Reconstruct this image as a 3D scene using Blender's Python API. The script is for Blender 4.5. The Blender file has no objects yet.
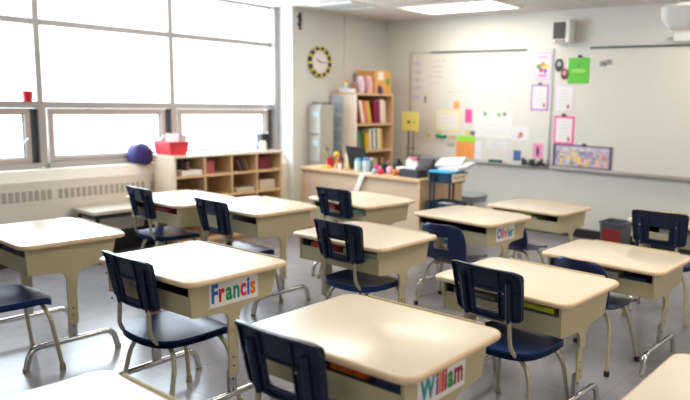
import bpy, bmesh, math, random
from mathutils import Vector, Matrix
random.seed(7)
R = math.radians
scene = bpy.context.scene
COL = scene.collection

# ------------------------------------------------------------------ materials
MATS = {}
def srgb(c):
    def f(v):
        v /= 255.0
        return v/12.92 if v <= .04045 else ((v+.055)/1.055)**2.4
    return tuple(f(v) for v in c)
def mat(name, rgb, rough=.5, metal=0., noise=0., nscale=20., spec=.5, bump=0., bscale=120., emit=0., trans=0., coat=0.):
    if name in MATS: return MATS[name]
    m = bpy.data.materials.new(name); m.use_nodes = True
    nt = m.node_tree; b = nt.nodes['Principled BSDF']
    c = srgb(rgb)
    b.inputs['Base Color'].default_value = (*c, 1)
    b.inputs['Roughness'].default_value = rough
    b.inputs['Metallic'].default_value = metal
    b.inputs['Specular IOR Level'].default_value = spec
    if trans: b.inputs['Transmission Weight'].default_value = trans
    if coat:
        b.inputs['Coat Weight'].default_value = coat; b.inputs['Coat Roughness'].default_value = .12
    if emit:
        b.inputs['Emission Color'].default_value = (*c, 1); b.inputs['Emission Strength'].default_value = emit
    tc = nt.nodes.new('ShaderNodeTexCoord')
    if noise:
        n = nt.nodes.new('ShaderNodeTexNoise'); n.inputs['Scale'].default_value = nscale; n.inputs['Detail'].default_value = 4
        nt.links.new(tc.outputs['Object'], n.inputs['Vector'])
        r = nt.nodes.new('ShaderNodeValToRGB')
        r.color_ramp.elements[0].position = .3; r.color_ramp.elements[1].position = .7
        r.color_ramp.elements[0].color = (*[v*(1-noise) for v in c], 1)
        r.color_ramp.elements[1].color = (*[min(1, v*(1+noise*.6)) for v in c], 1)
        nt.links.new(n.outputs['Fac'], r.inputs['Fac']); nt.links.new(r.outputs['Color'], b.inputs['Base Color'])
    if bump:
        n = nt.nodes.new('ShaderNodeTexNoise'); n.inputs['Scale'].default_value = bscale
        nt.links.new(tc.outputs['Object'], n.inputs['Vector'])
        bp = nt.nodes.new('ShaderNodeBump'); bp.inputs['Strength'].default_value = bump; bp.inputs['Distance'].default_value = .002
        nt.links.new(n.outputs['Fac'], bp.inputs['Height']); nt.links.new(bp.outputs['Normal'], b.inputs['Normal'])
    MATS[name] = m
    return m

def wood(name, rgb, dark):
    m = mat(name, rgb, .42)
    nt = m.node_tree; b = nt.nodes['Principled BSDF']
    tc = nt.nodes.new('ShaderNodeTexCoord'); mp = nt.nodes.new('ShaderNodeMapping')
    mp.inputs['Scale'].default_value = (14, 14, 1.2)
    n = nt.nodes.new('ShaderNodeTexNoise'); n.inputs['Scale'].default_value = 3; n.inputs['Detail'].default_value = 6
    r = nt.nodes.new('ShaderNodeValToRGB')
    r.color_ramp.elements[0].position = .35; r.color_ramp.elements[1].position = .65
    r.color_ramp.elements[0].color = (*srgb(dark), 1); r.color_ramp.elements[1].color = (*srgb(rgb), 1)
    nt.links.new(tc.outputs['Object'], mp.inputs['Vector']); nt.links.new(mp.outputs['Vector'], n.inputs['Vector'])
    nt.links.new(n.outputs['Fac'], r.inputs['Fac']); nt.links.new(r.outputs['Color'], b.inputs['Base Color'])
    return m

def brick_mat(name, c1, c2, cm, sx, sy, mortar, rough, noise_amt=.03, spec=.5):
    """tiles of sx by sy metres laid in world xy"""
    m = mat(name, (128,128,128), rough, spec=spec)
    nt = m.node_tree; b = nt.nodes['Principled BSDF']
    tc = nt.nodes.new('ShaderNodeTexCoord')
    br = nt.nodes.new('ShaderNodeTexBrick'); br.offset = 0; br.squash = 1
    br.inputs['Scale'].default_value = 1; br.inputs['Brick Width'].default_value = sx; br.inputs['Row Height'].default_value = sy
    br.inputs['Mortar Size'].default_value = mortar; br.inputs['Mortar Smooth'].default_value = .2
    br.inputs['Color1'].default_value = (*srgb(c1), 1); br.inputs['Color2'].default_value = (*srgb(c2), 1); br.inputs['Mortar'].default_value = (*srgb(cm), 1)
    nt.links.new(tc.outputs['Object'], br.inputs['Vector'])
    n = nt.nodes.new('ShaderNodeTexNoise'); n.inputs['Scale'].default_value = 9; n.inputs['Detail'].default_value = 8
    nt.links.new(tc.outputs['Object'], n.inputs['Vector'])
    mx = nt.nodes.new('ShaderNodeMix'); mx.data_type = 'RGBA'; mx.blend_type = 'MULTIPLY'
    mx.inputs[0].default_value = 1
    r = nt.nodes.new('ShaderNodeValToRGB')
    r.color_ramp.elements[0].position = .3; r.color_ramp.elements[1].position = .7
    r.color_ramp.elements[0].color = (1-noise_amt,)*3+(1,); r.color_ramp.elements[1].color = (1,1,1,1)
    nt.links.new(n.outputs['Fac'], r.inputs['Fac'])
    nt.links.new(br.outputs['Color'], mx.inputs[6]); nt.links.new(r.outputs['Color'], mx.inputs[7])
    nt.links.new(mx.outputs[2], b.inputs['Base Color'])
    return m

def glass_mat(name, tint=(1,1,1), gloss=.08):
    m = bpy.data.materials.new(name); m.use_nodes = True; nt = m.node_tree; nt.nodes.clear()
    o = nt.nodes.new('ShaderNodeOutputMaterial'); t = nt.nodes.new('ShaderNodeBsdfTransparent'); g = nt.nodes.new('ShaderNodeBsdfGlossy')
    g.inputs['Roughness'].default_value = .03; t.inputs['Color'].default_value = (*tint, 1)
    mx = nt.nodes.new('ShaderNodeMixShader'); mx.inputs[0].default_value = gloss
    nt.links.new(t.outputs[0], mx.inputs[1]); nt.links.new(g.outputs[0], mx.inputs[2]); nt.links.new(mx.outputs[0], o.inputs[0])
    MATS[name] = m
    return m

M_wall = mat('painted_wall', (226,224,217), .75, noise=.02, nscale=3, bump=.1)
M_wall2 = mat('painted_wall_cool', (216,216,212), .75, noise=.02, nscale=3)
M_reveal = mat('painted_reveal', (232,234,236), .6)
M_floor = brick_mat('vinyl_floor', (150,147,152), (147,144,149), (136,133,138), .61, .61, .004, .22, .12)
M_ceil = brick_mat('ceiling_tile', (226,219,214), (222,215,210), (238,236,234), .61, .61, .018, .8, .05)
M_base = mat('rubber_baseboard', (38,40,46), .5)
M_frame = mat('window_frame_metal', (170,164,160), .45, metal=.1)
M_sash = mat('window_sash_metal', (188,174,166), .45, metal=.1)
M_gasket = mat('dark_gasket', (70,80,88), .6)
M_glass = glass_mat('window_glass', (.98,1,1), .05)
M_top = mat('cream_laminate', (240,228,204), .24, noise=.03, nscale=160, coat=.15)
M_edge = mat('tan_edge_band', (228,202,166), .4)
M_beige = mat('beige_painted_steel', (190,180,146), .45, noise=.02, nscale=60)
M_box_shade = mat('book_box_inside_shade', (72,74,74), .6)
M_rail = mat('ochre_beige_rail', (190,176,138), .45)
M_tube = mat('beige_steel_tube', (186,180,156), .32, metal=.35)
M_chrome = mat('chrome_tube', (205,205,205), .16, metal=1)
M_navy = mat('navy_plastic', (19,34,68), .34, noise=.12, nscale=140, bump=.08, bscale=400)
M_seat = mat('seat_plastic_blue_sheen', (16,52,108), .30, spec=.4, noise=.12, nscale=140, bump=.08, bscale=400)  # bluer than the backrest: window sheen put into the colour
M_navy2 = mat('navy_moulded_plastic', (22,40,84), .34, noise=.08, nscale=140)
M_blackrub = mat('black_rubber', (22,22,24), .6)
M_glide = mat('tan_glide', (170,160,135), .4)
M_wood = wood('maple_laminate', (226,194,152), (214,180,138))
M_woodp = wood('pale_maple_laminate', (226,206,182), (218,197,172))
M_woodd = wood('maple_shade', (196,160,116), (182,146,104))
M_white = mat('white_plastic', (236,236,232), .4)
M_paper = mat('white_paper', (240,238,236), .7)
M_board = mat('whiteboard_enamel', (226,221,212), .34, noise=.012, nscale=1.5, spec=.4)
M_alu = mat('aluminium_trim', (196,192,184), .35, metal=.6)
M_dgreen = mat('dark_map_rail', (60,78,74), .5)
M_heater = mat('heater_enamel', (228,220,208), .45)
M_slot = mat('heater_slot_dark', (176,168,156), .7)
M_grey = mat('grey_cabinet_steel', (178,178,172), .42)
M_greyd = mat('dark_grey_plastic', (84,90,98), .5)
M_black = mat('black_plastic', (26,27,31), .45)
M_cartblue = mat('teal_blue_cart_steel', (34,72,98), .4)
M_cyan = mat('bright_cyan_plastic', (20,170,222), .4)
M_clear = glass_mat('clear_plastic', (.80,.86,.88), .14)

# ------------------------------------------------------------------ objects
def link(o, parent=None):
    COL.objects.link(o)
    if parent is not None: o.parent = parent
    return o
def obj(name, bm, mats, parent=None, smooth=False, loc=None, rot=None):
    me = bpy.data.meshes.new(name)
    bmesh.ops.recalc_face_normals(bm, faces=bm.faces[:])
    bm.to_mesh(me); bm.free()
    if not isinstance(mats, (list, tuple)): mats = [mats]
    for m in mats: me.materials.append(m)
    o = bpy.data.objects.new(name, me)
    if smooth:
        for p in me.polygons: p.use_smooth = True
        try: me.set_sharp_from_angle(angle=R(40))
        except Exception: pass
    if loc: o.location = loc
    if rot: o.rotation_euler = rot
    return link(o, parent)
def thing(name, label, cat, loc=(0,0,0), rz=0., group=None):
    o = bpy.data.objects.new(name, None); COL.objects.link(o)
    o.empty_display_size = .1
    o.location = loc; o.rotation_euler = (0,0,rz)
    o['label'] = label; o['category'] = cat
    if group: o['group'] = group
    return o
def tag(o, label, cat, group=None):
    o['label'] = label; o['category'] = cat
    if group: o['group'] = group
    return o
def struct(o):
    o['kind'] = 'structure'; return o

# ------------------------------------------------------------------ mesh helpers
def NB(): return bmesh.new()
def box(bm, x0, x1, y0, y1, z0, z1, mi=0, bev=0., M=None):
    ge = bmesh.ops.create_cube(bm, size=1)
    vs = ge['verts']
    for v in vs:
        v.co = Vector(((x0+x1)/2+v.co.x*(x1-x0), (y0+y1)/2+v.co.y*(y1-y0), (z0+z1)/2+v.co.z*(z1-z0)))
    fs = set(f for v in vs for f in v.link_faces)
    for f in fs: f.material_index = mi
    if bev:
        es = set(e for v in vs for e in v.link_edges)
        r = bmesh.ops.bevel(bm, geom=list(es), offset=bev, segments=2, profile=.5, affect='EDGES')
        for f in r['faces']: f.material_index = mi
        vs = list(set(v for f in r['faces'] for v in f.verts) | set(v for v in vs if v.is_valid))
    if M is not None:
        for v in vs:
            if v.is_valid: v.co = M @ v.co
    return vs
def prism(bm, pts, axis, a0, a1, mi=0, cap=True):
    """extrude closed 2D outline pts along axis ('x','y','z') from a0 to a1"""
    def P(p, a):
        if axis == 'x': return Vector((a, p[0], p[1]))
        if axis == 'y': return Vector((p[0], a, p[1]))
        return Vector((p[0], p[1], a))
    A = [bm.verts.new(P(p, a0)) for p in pts]; B = [bm.verts.new(P(p, a1)) for p in pts]
    n = len(pts); fs = []
    for i in range(n): fs.append(bm.faces.new((A[i], A[(i+1)%n], B[(i+1)%n], B[i])))
    if cap: fs.append(bm.faces.new(A[::-1])); fs.append(bm.faces.new(B))
    for f in fs: f.material_index = mi
    return A+B
def smooth_path(pts, rad=.04, seg=5):
    """round the corners of a polyline"""
    pts = [Vector(p) for p in pts]; out = [pts[0]]
    for i in range(1, len(pts)-1):
        a, b, c = pts[i-1], pts[i], pts[i+1]
        d1 = (a-b); d2 = (c-b)
        r = min(rad, d1.length*.49, d2.length*.49)
        p0 = b+d1.normalized()*r; p2 = b+d2.normalized()*r
        for k in range(seg+1):
            t = k/seg
            out.append(p0*(1-t)**2 + b*2*t*(1-t) + p2*t*t)
    out.append(pts[-1]); return out
def tube(bm, pts, r, n=10, mi=0, cap=True, r2=None, sq=1.):
    pts = [Vector(p) for p in pts]; rings = []
    up = Vector((0,0,1)); t0 = (pts[1]-pts[0]).normalized()
    if abs(t0.dot(up)) > .95: up = Vector((0,1,0))
    nrm = (up - t0*up.dot(t0)).normalized()
    m = len(pts)
    for i, p in enumerate(pts):
        t = ((pts[min(i+1,m-1)]-p).normalized() + (p-pts[max(i-1,0)]).normalized())
        t = t.normalized() if t.length > 1e-6 else t0
        nrm = (nrm - t*nrm.dot(t)).normalized(); bn = t.cross(nrm)
        rr = r if r2 is None else r+(r2-r)*i/(m-1)
        rings.append([bm.verts.new(p+nrm*math.cos(2*math.pi*k/n)*rr+bn*math.sin(2*math.pi*k/n)*rr*sq) for k in range(n)])
    fs = []
    for a, b in zip(rings, rings[1:]):
        for k in range(n): fs.append(bm.faces.new((a[k], a[(k+1)%n], b[(k+1)%n], b[k])))
    if cap: fs.append(bm.faces.new(rings[0][::-1])); fs.append(bm.faces.new(rings[-1]))
    for f in fs: f.material_index = mi
def lathe(bm, prof, n=20, c=(0,0,0), mi=0):
    c = Vector(c); rings = []
    for r, z in prof:
        rings.append([bm.verts.new(c+Vector((r*math.cos(2*math.pi*k/n), r*math.sin(2*math.pi*k/n), z))) for k in range(n)])
    fs = []
    for a, b in zip(rings, rings[1:]):
        for k in range(n): fs.append(bm.faces.new((a[k], a[(k+1)%n], b[(k+1)%n], b[k])))
    fs.append(bm.faces.new(rings[0][::-1])); fs.append(bm.faces.new(rings[-1]))
    for f in fs: f.material_index = mi
def rrect(w, d, r, seg=6):
    out = []
    for cx, cy, a0 in ((w/2-r, d/2-r, 0), (-w/2+r, d/2-r, 90), (-w/2+r, -d/2+r, 180), (w/2-r, -d/2+r, 270)):
        for k in range(seg+1):
            a = R(a0+90*k/seg); out.append((cx+r*math.cos(a), cy+r*math.sin(a)))
    return out
def slab(bm, layers, side_mi=1, top_mi=0, cx=0, cy=0):
    """stack of rounded rects: layers = [(w,d,r,z),...] bottom to top"""
    rings = [[bm.verts.new((x+cx, y+cy, z)) for x, y in rrect(w, d, r)] for w, d, r, z in layers]
    n = len(rings[0])
    for i, (a, b) in enumerate(zip(rings, rings[1:])):
        for k in range(n):
            f = bm.faces.new((a[k], a[(k+1)%n], b[(k+1)%n], b[k])); f.material_index = side_mi
    bm.faces.new(rings[0][::-1]).material_index = side_mi
    bm.faces.new(rings[-1]).material_index = top_mi
def quad(bm, P, mi=0):
    f = bm.faces.new([bm.verts.new(p) for p in P]); f.material_index = mi
def simple(name, label, cat, bm, mats, loc=(0,0,0), rz=0., smooth=False, group=None):
    o = obj(name, bm, mats, smooth=smooth, loc=loc, rot=(0,0,rz)); return tag(o, label, cat, group)

def letters_bm(chars, size, depth=.0012, bold=.006, gap=.0, mats_n=None):
    """chars: list of (char, material index); returns bmesh in XY plane, left aligned, width"""
    bm = NB(); x = 0.
    for ch, mi in chars:
        if ch == ' ': x += size*.35; continue
        cu = bpy.data.curves.new('t', 'FONT'); cu.body = ch; cu.size = size; cu.extrude = depth/2; cu.offset = bold; cu.resolution_u = 3
        o = bpy.data.objects.new('t', cu); COL.objects.link(o)
        dg = bpy.context.evaluated_depsgraph_get()
        me = bpy.data.meshes.new_from_object(o.evaluated_get(dg))
        xs = [v.co.x for v in me.vertices]
        off = x-min(xs)
        n0 = len(bm.verts); f0 = len(bm.faces)
        bm.from_mesh(me); bm.verts.ensure_lookup_table(); bm.faces.ensure_lookup_table()
        for v in bm.verts[n0:]: v.co.x += off
        for f in bm.faces[f0:]: f.material_index = mi
        x += max(xs)-min(xs)+size*.06+gap
        bpy.data.objects.remove(o); bpy.data.curves.remove(cu); bpy.data.meshes.remove(me)
    return bm, x

# ================================================================== SETTING
XW, XG, YB, ZC = -5.92, -6.22, 6.80, 2.447      # inner left wall, window plane, whiteboard wall, ceiling
X1, Y0 = 2.6, -2.4
bm = NB(); box(bm, XG-.1, X1, Y0, YB+.1, -.06, 0); struct(obj('floor', bm, M_floor))
bm = NB(); box(bm, XG-.1, X1, Y0, YB+.1, ZC, ZC+.08); struct(obj('ceiling', bm, M_ceil))
bm = NB(); box(bm, XG-.1, X1, YB, YB+.12, 0, ZC); struct(obj('wall_back', bm, M_wall))
bm = NB(); box(bm, X1, X1+.1, Y0, YB+.12, 0, ZC); struct(obj('wall_right', bm, M_wall))
bm = NB(); box(bm, XG-.1, X1, Y0-.1, Y0, 0, ZC); struct(obj('wall_front', bm, M_wall))
# left wall: pier after the windows (its end face is the reveal), low wall under the windows
bm = NB(); box(bm, XG-.25, XW, 5.215, YB, 0, ZC); box(bm, XW, XW+.012, 6.03, YB, 0, ZC)
struct(obj('wall_left', bm, M_wall2))
bm = NB(); box(bm, XG-.25, XG+.03, Y0, 5.215, 0, .79); struct(obj('wall_left_below_windows', bm, M_wall))
bm = NB(); box(bm, XG-.25, XG+.03, Y0, 1.34, .79, ZC); struct(obj('wall_left_light_block', bm, M_wall))  # unseen solid wall added instead of windows, to dim the near desk
bm = NB(); box(bm, XG+.03, XW+.01, 5.19, 5.215, 0, ZC); struct(obj('trim_1', bm, M_reveal))
bm = NB(); box(bm, -5.4, X1, YB-.012, YB, 0, .10); struct(obj('baseboard_back', bm, M_base))
bm = NB(); box(bm, XW+.012, XW+.024, 5.215, YB, 0, .10); struct(obj('baseboard_left', bm, M_base))

# windows
def window(n, ya, yb, first=False):
    f = NB()
    # frame members: jamb post at ya, head, transom, main rail, bottom rail
    box(f, XG-.02, XG+.07, ya-.03, ya+.03, .80, 1.36); box(f, XG-.02, XG+.05, ya-.024, ya+.024, 1.36, ZC)
    if first: box(f, XG-.02, XG+.10, yb-.03, yb+.03, .80, ZC)
    box(f, XG-.02, XG+.05, ya+.03, yb-.03, 2.00, 2.05)
    box(f, XG-.02, XG+.07, ya+.03, yb-.03, 1.305, 1.36)
    box(f, XG-.02, XG+.09, ya+.03, yb-.03, .79, .835)
    box(f, XG-.02, XG+.05, ya+.03, yb-.03, ZC-.03, ZC)
    o = struct(obj('window_%d' % n, f, M_frame))
    q = NB(); box(q, XG-.11, XG-.021, ya-.024, ya+.024, 1.36, ZC); obj('sky_lit_mullion', q, M_white, o)  # white colour stands for the post face lit by the sky
    q = NB(); box(q, XG-.125, XG-.1105, ya-.026, ya+.026, 1.36, ZC); obj('mullion_edge', q, M_frame, o)
    s = NB()
    ys, ye, zs, ze = ya+.055, yb-.09, .835, 1.300
    for a in ((ys, ye, zs, zs+.045), (ys, ye, ze-.045, ze), (ys, ys+.045, zs+.045, ze-.045), (ye-.045, ye, zs+.045, ze-.045)):
        box(s, XG, XG+.055, *a, bev=.004)
    sa = obj('sash', s, M_sash, o)
    g = NB()
    box(g, XG+.012, XG+.03, ye, yb-.03, zs, ze)
    for a in ((ys+.045, ye-.045, zs+.045, zs+.053), (ys+.045, ye-.045, ze-.053, ze-.045), (ye-.053, ye-.045, zs+.053, ze-.053)):
        box(g, XG+.014, XG+.036, *a)
    obj('gasket', g, M_gasket, sa)
    h = NB(); tube(h, [(XG+.06, ye-.03, 1.06), (XG+.10, ye-.04, 1.05), (XG+.115, ye-.10, .99)], .009)
    obj('handle', h, M_chrome, sa, smooth=True)
    p = NB()
    for za, zb in ((.835, 1.305), (1.36, 2.0), (2.05, ZC-.03)):
        box(p, XG-.004, XG+.002, ya+.03, yb-.03, za, zb)
    obj('pane', p, M_glass, o)
ys_ = [-2.32, -1.09, .14, 1.37, 2.61, 3.86, 5.145]
for i in range(3): window(i+1, ys_[i+3], ys_[i+4], first=(i == 2))

# convector heater under the windows
hx = -5.97
t = thing('convector_heater', 'long cream convector heater cabinet with a row of slots under the windows', 'heater', (0,0,0))
b = NB(); prism(b, [(XG+.032,.20),(hx,.20),(hx,.70),(hx-.06,.79),(XG+.032,.79)], 'y', Y0+.02, 5.185); obj('cabinet', b, M_heater, t)
for g in range(4):
    b = NB()
    for k in range(16): box(b, hx-.001, hx+.0025, 1.79+g*.84+k*.05, 1.79+g*.84+k*.05+.032, .54, .625)
    obj('slotted_grille', b, M_slot, t)
b = NB(); box(b, hx-.10, hx-.03, Y0+.05, 5.15, 0.0, .20); obj('plinth', b, M_base, t)

# ceiling panel lights
def ceiling_light(x0, x1, y0, y1, label, power):
    t = thing('ceiling_light', label, 'ceiling light', ((x0+x1)/2, (y0+y1)/2, ZC), 0, 'recessed ceiling lights')
    w, d = (x1-x0)/2, (y1-y0)/2
    b = NB()
    for a in ((-w, w, -d, -d+.025), (-w, w, d-.025, d), (-w, -w+.025, -d+.025, d-.025), (w-.025, w, -d+.025, d-.025)): box(b, *a, -.012, 0)
    obj('light_frame', b, M_white, t)
    b = NB(); box(b, -w+.025, w-.025, -d+.025, d-.025, -.006, 0)
    obj('diffuser', b, mat('lit_diffuser', (255,250,240), .5, emit=3.2), t)
    l = bpy.data.lights.new('panel', 'AREA'); l.shape = 'RECTANGLE'; l.size = x1-x0; l.size_y = y1-y0; l.energy = power; l.color = (1,.88,.76)
    lo = bpy.data.objects.new('panel_lamp', l); COL.objects.link(lo); lo.location = ((x0+x1)/2, (y0+y1)/2, ZC-.02)
PW = 17
ceiling_light(-4.90, -3.68, 5.80, 6.42, 'bright rectangular ceiling panel light near the whiteboard wall', 10)
for k, (x, yy, txt) in enumerate(((-1.8, 5.8, 'nearer the projector'), (-4.9, 3.6, 'above the windows side desks'), (-1.8, 2.6, 'above the middle desks'), (1.0, 5.4, 'in the far right corner'), (1.0, 2.2, 'above the right side'), (-1.8, -.8, 'behind the viewer in the middle'), (1.0, -.8, 'behind the viewer on the right'))):
    ceiling_light(x, x+1.22, yy, yy+.62, 'unseen ceiling panel light added for fill, ' + txt, (PW if yy < 5 else 10) if yy > 0 else 6)  # panels out of view, added to fill the room with light
# air vent
t = thing('ceiling_vent', 'square grey air vent grille in the ceiling by the clock wall', 'vent', (-5.35, 5.44, ZC))
b = NB()
for a in ((-.30,.30,-.20,-.17), (-.30,.30,.17,.20), (-.30,-.27,-.17,.17), (.27,.30,-.17,.17)): box(b, *a, -.012, 0)
obj('vent_frame', b, M_white, t)
b = NB()
for k in range(9): box(b, -.27, .27, -.16+k*.037, -.14+k*.037, -.010, 0)
obj('louvres', b, mat('vent_grey', (176,174,172), .6), t)

# ================================================================== DESKS
TW, TD = .732, .556
INK = [mat('ink_blue', (30,110,200), .5), mat('ink_red', (214,30,44), .5), mat('ink_orange', (240,120,30), .5), mat('ink_green', (30,150,80), .5),
       mat('ink_purple', (140,60,150), .5), mat('ink_teal', (30,150,160), .5), mat('ink_crimson', (160,30,60), .5), mat('ink_pink', (230,60,110), .5), mat('ink_grey', (150,150,170), .5)]
def desk(key, label, x, y, deg, H, name=None):
    t = thing('school_desk', label, 'desk', (x, y, 0), R(deg), 'open front school desks')
    b = NB()
    slab(b, [(TW-.020, TD-.020, .050, H-.024), (TW-.006, TD-.006, .056, H-.021), (TW, TD, .060, H-.013), (TW-.002, TD-.002, .059, H-.006), (TW-.012, TD-.012, .055, H-.001), (TW-.020, TD-.020, .052, H)])
    obj('desktop', b, [M_top, M_edge], t, smooth=True)
    # raised rail behind the back edge of the top
    b = NB(); tube(b, [(-.27, TD/2+.002, H-.004), (.27, TD/2+.002, H-.004)], .0095, 8); box(b, -.27, .27, TD/2-.03, TD/2+.002, H-.030, H-.0245)
    obj('pencil_rail', b, M_rail, t, smooth=True)
    zt = H-.024
    ym = -.02
    def arc(cx, cy, r, a0, a1, n=5): return [(cx+r*math.cos(R(a0+(a1-a0)*k/n)), cy+r*math.sin(R(a0+(a1-a0)*k/n))) for k in range(n+1)]
    for s in (-1, 1):
        o = [(-.243, zt), (-.236, zt-.138), (-.215, zt-.143), (-.085, zt-.150)]
        o += arc(ym-.028-.045, zt-.150-.045, .045, 90, 0)
        o += [(ym-.028, zt-.24), (ym+.028, zt-.24)]
        o += arc(ym+.028+.055, zt-.140-.055, .055, 180, 90)
        o += [(.195, zt-.130), (.222, zt-.02), (.225, zt)]
        b = NB(); prism(b, o, 'x', s*.318, s*.306); obj('end_panel', b, M_beige, t)
        b = NB(); box(b, s*.306-.003 if s > 0 else s*.306-.025, s*.306+.025 if s < 0 else s*.306+.003, ym-.026, ym+.026, .20, zt-.12, bev=.006)
        lg = obj('leg', b, M_beige, t)
        b = NB(); box(b, min(s*.283, s*.303), max(s*.283, s*.303), ym-.020, ym+.020, .108, .23)
        for k in range(2):
            v0 = len(b.verts)
            c = Vector((s*.3035, ym,   .135+.05*k))
            ring = [b.verts.new(c+Vector((0, .005*math.cos(a*math.pi/4), .005*math.sin(a*math.pi/4)))) for a in range(8)]
            f = b.faces.new(ring); f.material_index = 1
        obj('adjusting_insert', b, [M_chrome, M_blackrub], lg)
        b = NB()
        for k in range(2):
            c = Vector((s*.3096, ym, .25+.04*k)); ring = [b.verts.new(c+Vector((0, .005*math.cos(a*math.pi/4), .005*math.sin(a*math.pi/4)))) for a in range(8)]; b.faces.new(ring)
        obj('screw_holes', b, M_blackrub, lg)
        b = NB(); X = s*.293
        tube(b, smooth_path([(X, -.262, .012), (X, -.236, .112), (X, .196, .112), (X, .222, .012)], .055, 6), .0155, 12)
        ft = obj('foot', b, M_chrome, t, smooth=True)
        for yy in (-.264, .224):
            b = NB(); lathe(b, [(.017, 0), (.017, .012), (.013, .014)], 12, (X, yy, 0)); obj('glide', b, M_glide, ft)
    b = NB()
    box(b, -.306, .306, -.236, -.228, zt-.138, zt-.052, bev=.002)      # front apron below the open slot
    obj('front_apron', b, M_beige, t)
    b = NB(); box(b, -.306, .306, .190, .198, zt-.132, zt-.001); obj('back_panel', b, M_beige, t)
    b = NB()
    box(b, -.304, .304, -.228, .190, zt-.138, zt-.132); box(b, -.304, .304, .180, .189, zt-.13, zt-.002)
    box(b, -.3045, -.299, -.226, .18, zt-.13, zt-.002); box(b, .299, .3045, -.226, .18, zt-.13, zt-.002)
    obj('shaded_box_inside', b, M_box_shade, t)  # dark colour stands for the shade inside the open slot
    if name:
        chars, w, dy, sz = name
        yc = -.035+dy
        b = NB(); box(b, .3185, .3200, yc-w/2, yc+w/2, zt-.118, zt-.012, bev=.0003)
        tg = obj('name_tag', b, M_paper, t); tg['label'] = 'white paper name tag reading ' + ''.join(c for c, _ in chars)
        lb, tw = letters_bm(chars, sz, bold=sz*.034)
        sc = (w*.92)/tw; 
        for v in lb.verts:
            lx, ly, lz = v.co
            v.co = Vector((.3207+lz, yc-tw*sc/2+lx*sc, zt-.095+ly))
        obj('lettering', lb, INK, tg)
    return t

FR = ([('F',0),('r',1),('a',3),('n',5),('c',7),('i',0),('s',2)], .262, .018, .112)
WI = ([('W',5),('i',4),('l',2),('l',1),('i',6),('a',3),('m',6)], .262, -.012, .105)
OL = ([('O',0),('l',2),('i',1),('v',7),('i',8),('e',5),('r',3)], .22, .005, .095)
DESK = {
'william': (-1.488,1.672,1.6,.668,'large foreground cream desk with the name William on its end', WI),
'francis': (-2.734,1.790,1.74,.687,'cream desk with the name Francis on its end', FR),
'd11': (-1.513,2.784,-1.78,.623,'cream desk behind the William desk, yellow folder in its slot', None),
'd12': (-1.451,3.753,-1.44,.585,'cream desk at right directly behind the desk holding a yellow folder', None),
'olivier': (-2.702,4.104,-3.97,.627,'cream desk with the name Olivier on its end', OL),
'd13': (-2.648,5.041,-2.17,.595,'cream desk nearest the whiteboard, beyond the Olivier desk', None),
'd8': (-2.728,2.969,.47,.641,'cream desk in the middle of the room, behind the Francis desk', None),
'd9': (-3.700,3.979,-3.58,.650,'cream desk in front of the wooden teacher desk', None),
'd6': (-3.827,3.027,-.68,.690,'cream desk beside the cubby shelf, touching a desk on its left', None),
'd7': (-4.628,2.953,-.05,.664,'cream desk farthest toward the windows beside the cubby shelf', None),
'd1': (-3.961,1.679,-1.58,.672,'cream desk cut by the left edge, in front of the heater', None),
'd4': (-1.533,.665,0,.647,'cream desk nearest the viewer, only its back corner seen bottom left', None),
'd5': (-.268,1.941,0,.647,'cream desk cut by the bottom right corner', None),
'd14': (-1.347,4.832,-3.73,.659,'cream desk at far right by the whiteboard wall, beside the grey bin', None),
}
for k, (x, y, d, H, lab, nm) in DESK.items(): desk(k, lab, x, y, d, H, nm)

# ================================================================== CHAIRS
def chair_seat_bm(w, dp, z, dip=.012, front=.02):
    bm = NB(); nu, nv = 14, 12; th = .010
    top = []; 
    for j in range(nv+1):
        row = []
        v = -1+2*j/nv
        for i in range(nu+1):
            u = -1+2*i/nu
            # squircle mapping for rounded corners
            x = u*math.sqrt(max(0, 1-.30*v*v*u*u*1.0)) if True else u
            yy = v*math.sqrt(max(0, 1-.30*u*u*v*v))
            zz = z - dip*(1-u*u)*(1-.6*v*v) - (front*max(0, v-.45)**2*3.2) + .010*max(0, -v-.6)
            row.append(bm.verts.new((x*w/2, yy*dp/2, zz)))
        top.append(row)
    bot = [[bm.verts.new(v.co+Vector((0,0,-th))) for v in row] for row in top]
    lip = .024
    for j in range(nv):
        for i in range(nu):
            bm.faces.new((top[j][i], top[j][i+1], top[j+1][i+1], top[j+1][i])); bm.faces.new((bot[j][i], bot[j+1][i], bot[j+1][i+1], bot[j][i+1]))
    loop = [(0,i) for i in range(nu)] + [(j,nu) for j in range(nv)] + [(nv,i) for i in range(nu,0,-1)] + [(j,0) for j in range(nv,0,-1)]
    low = {}
    for a in loop:
        low[a] = bm.verts.new(top[a[0]][a[1]].co*1.0+Vector((0,0,-th-lip)))
    n = len(loop)
    for k in range(n):
        a, b = loop[k], loop[(k+1)%n]
        bm.faces.new((top[a[0]][a[1]], top[b[0]][b[1]], low[b], low[a]))
        bm.faces.new((low[a], low[b], bot[b[0]][b[1]], bot[a[0]][a[1]]))
    return bm
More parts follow.
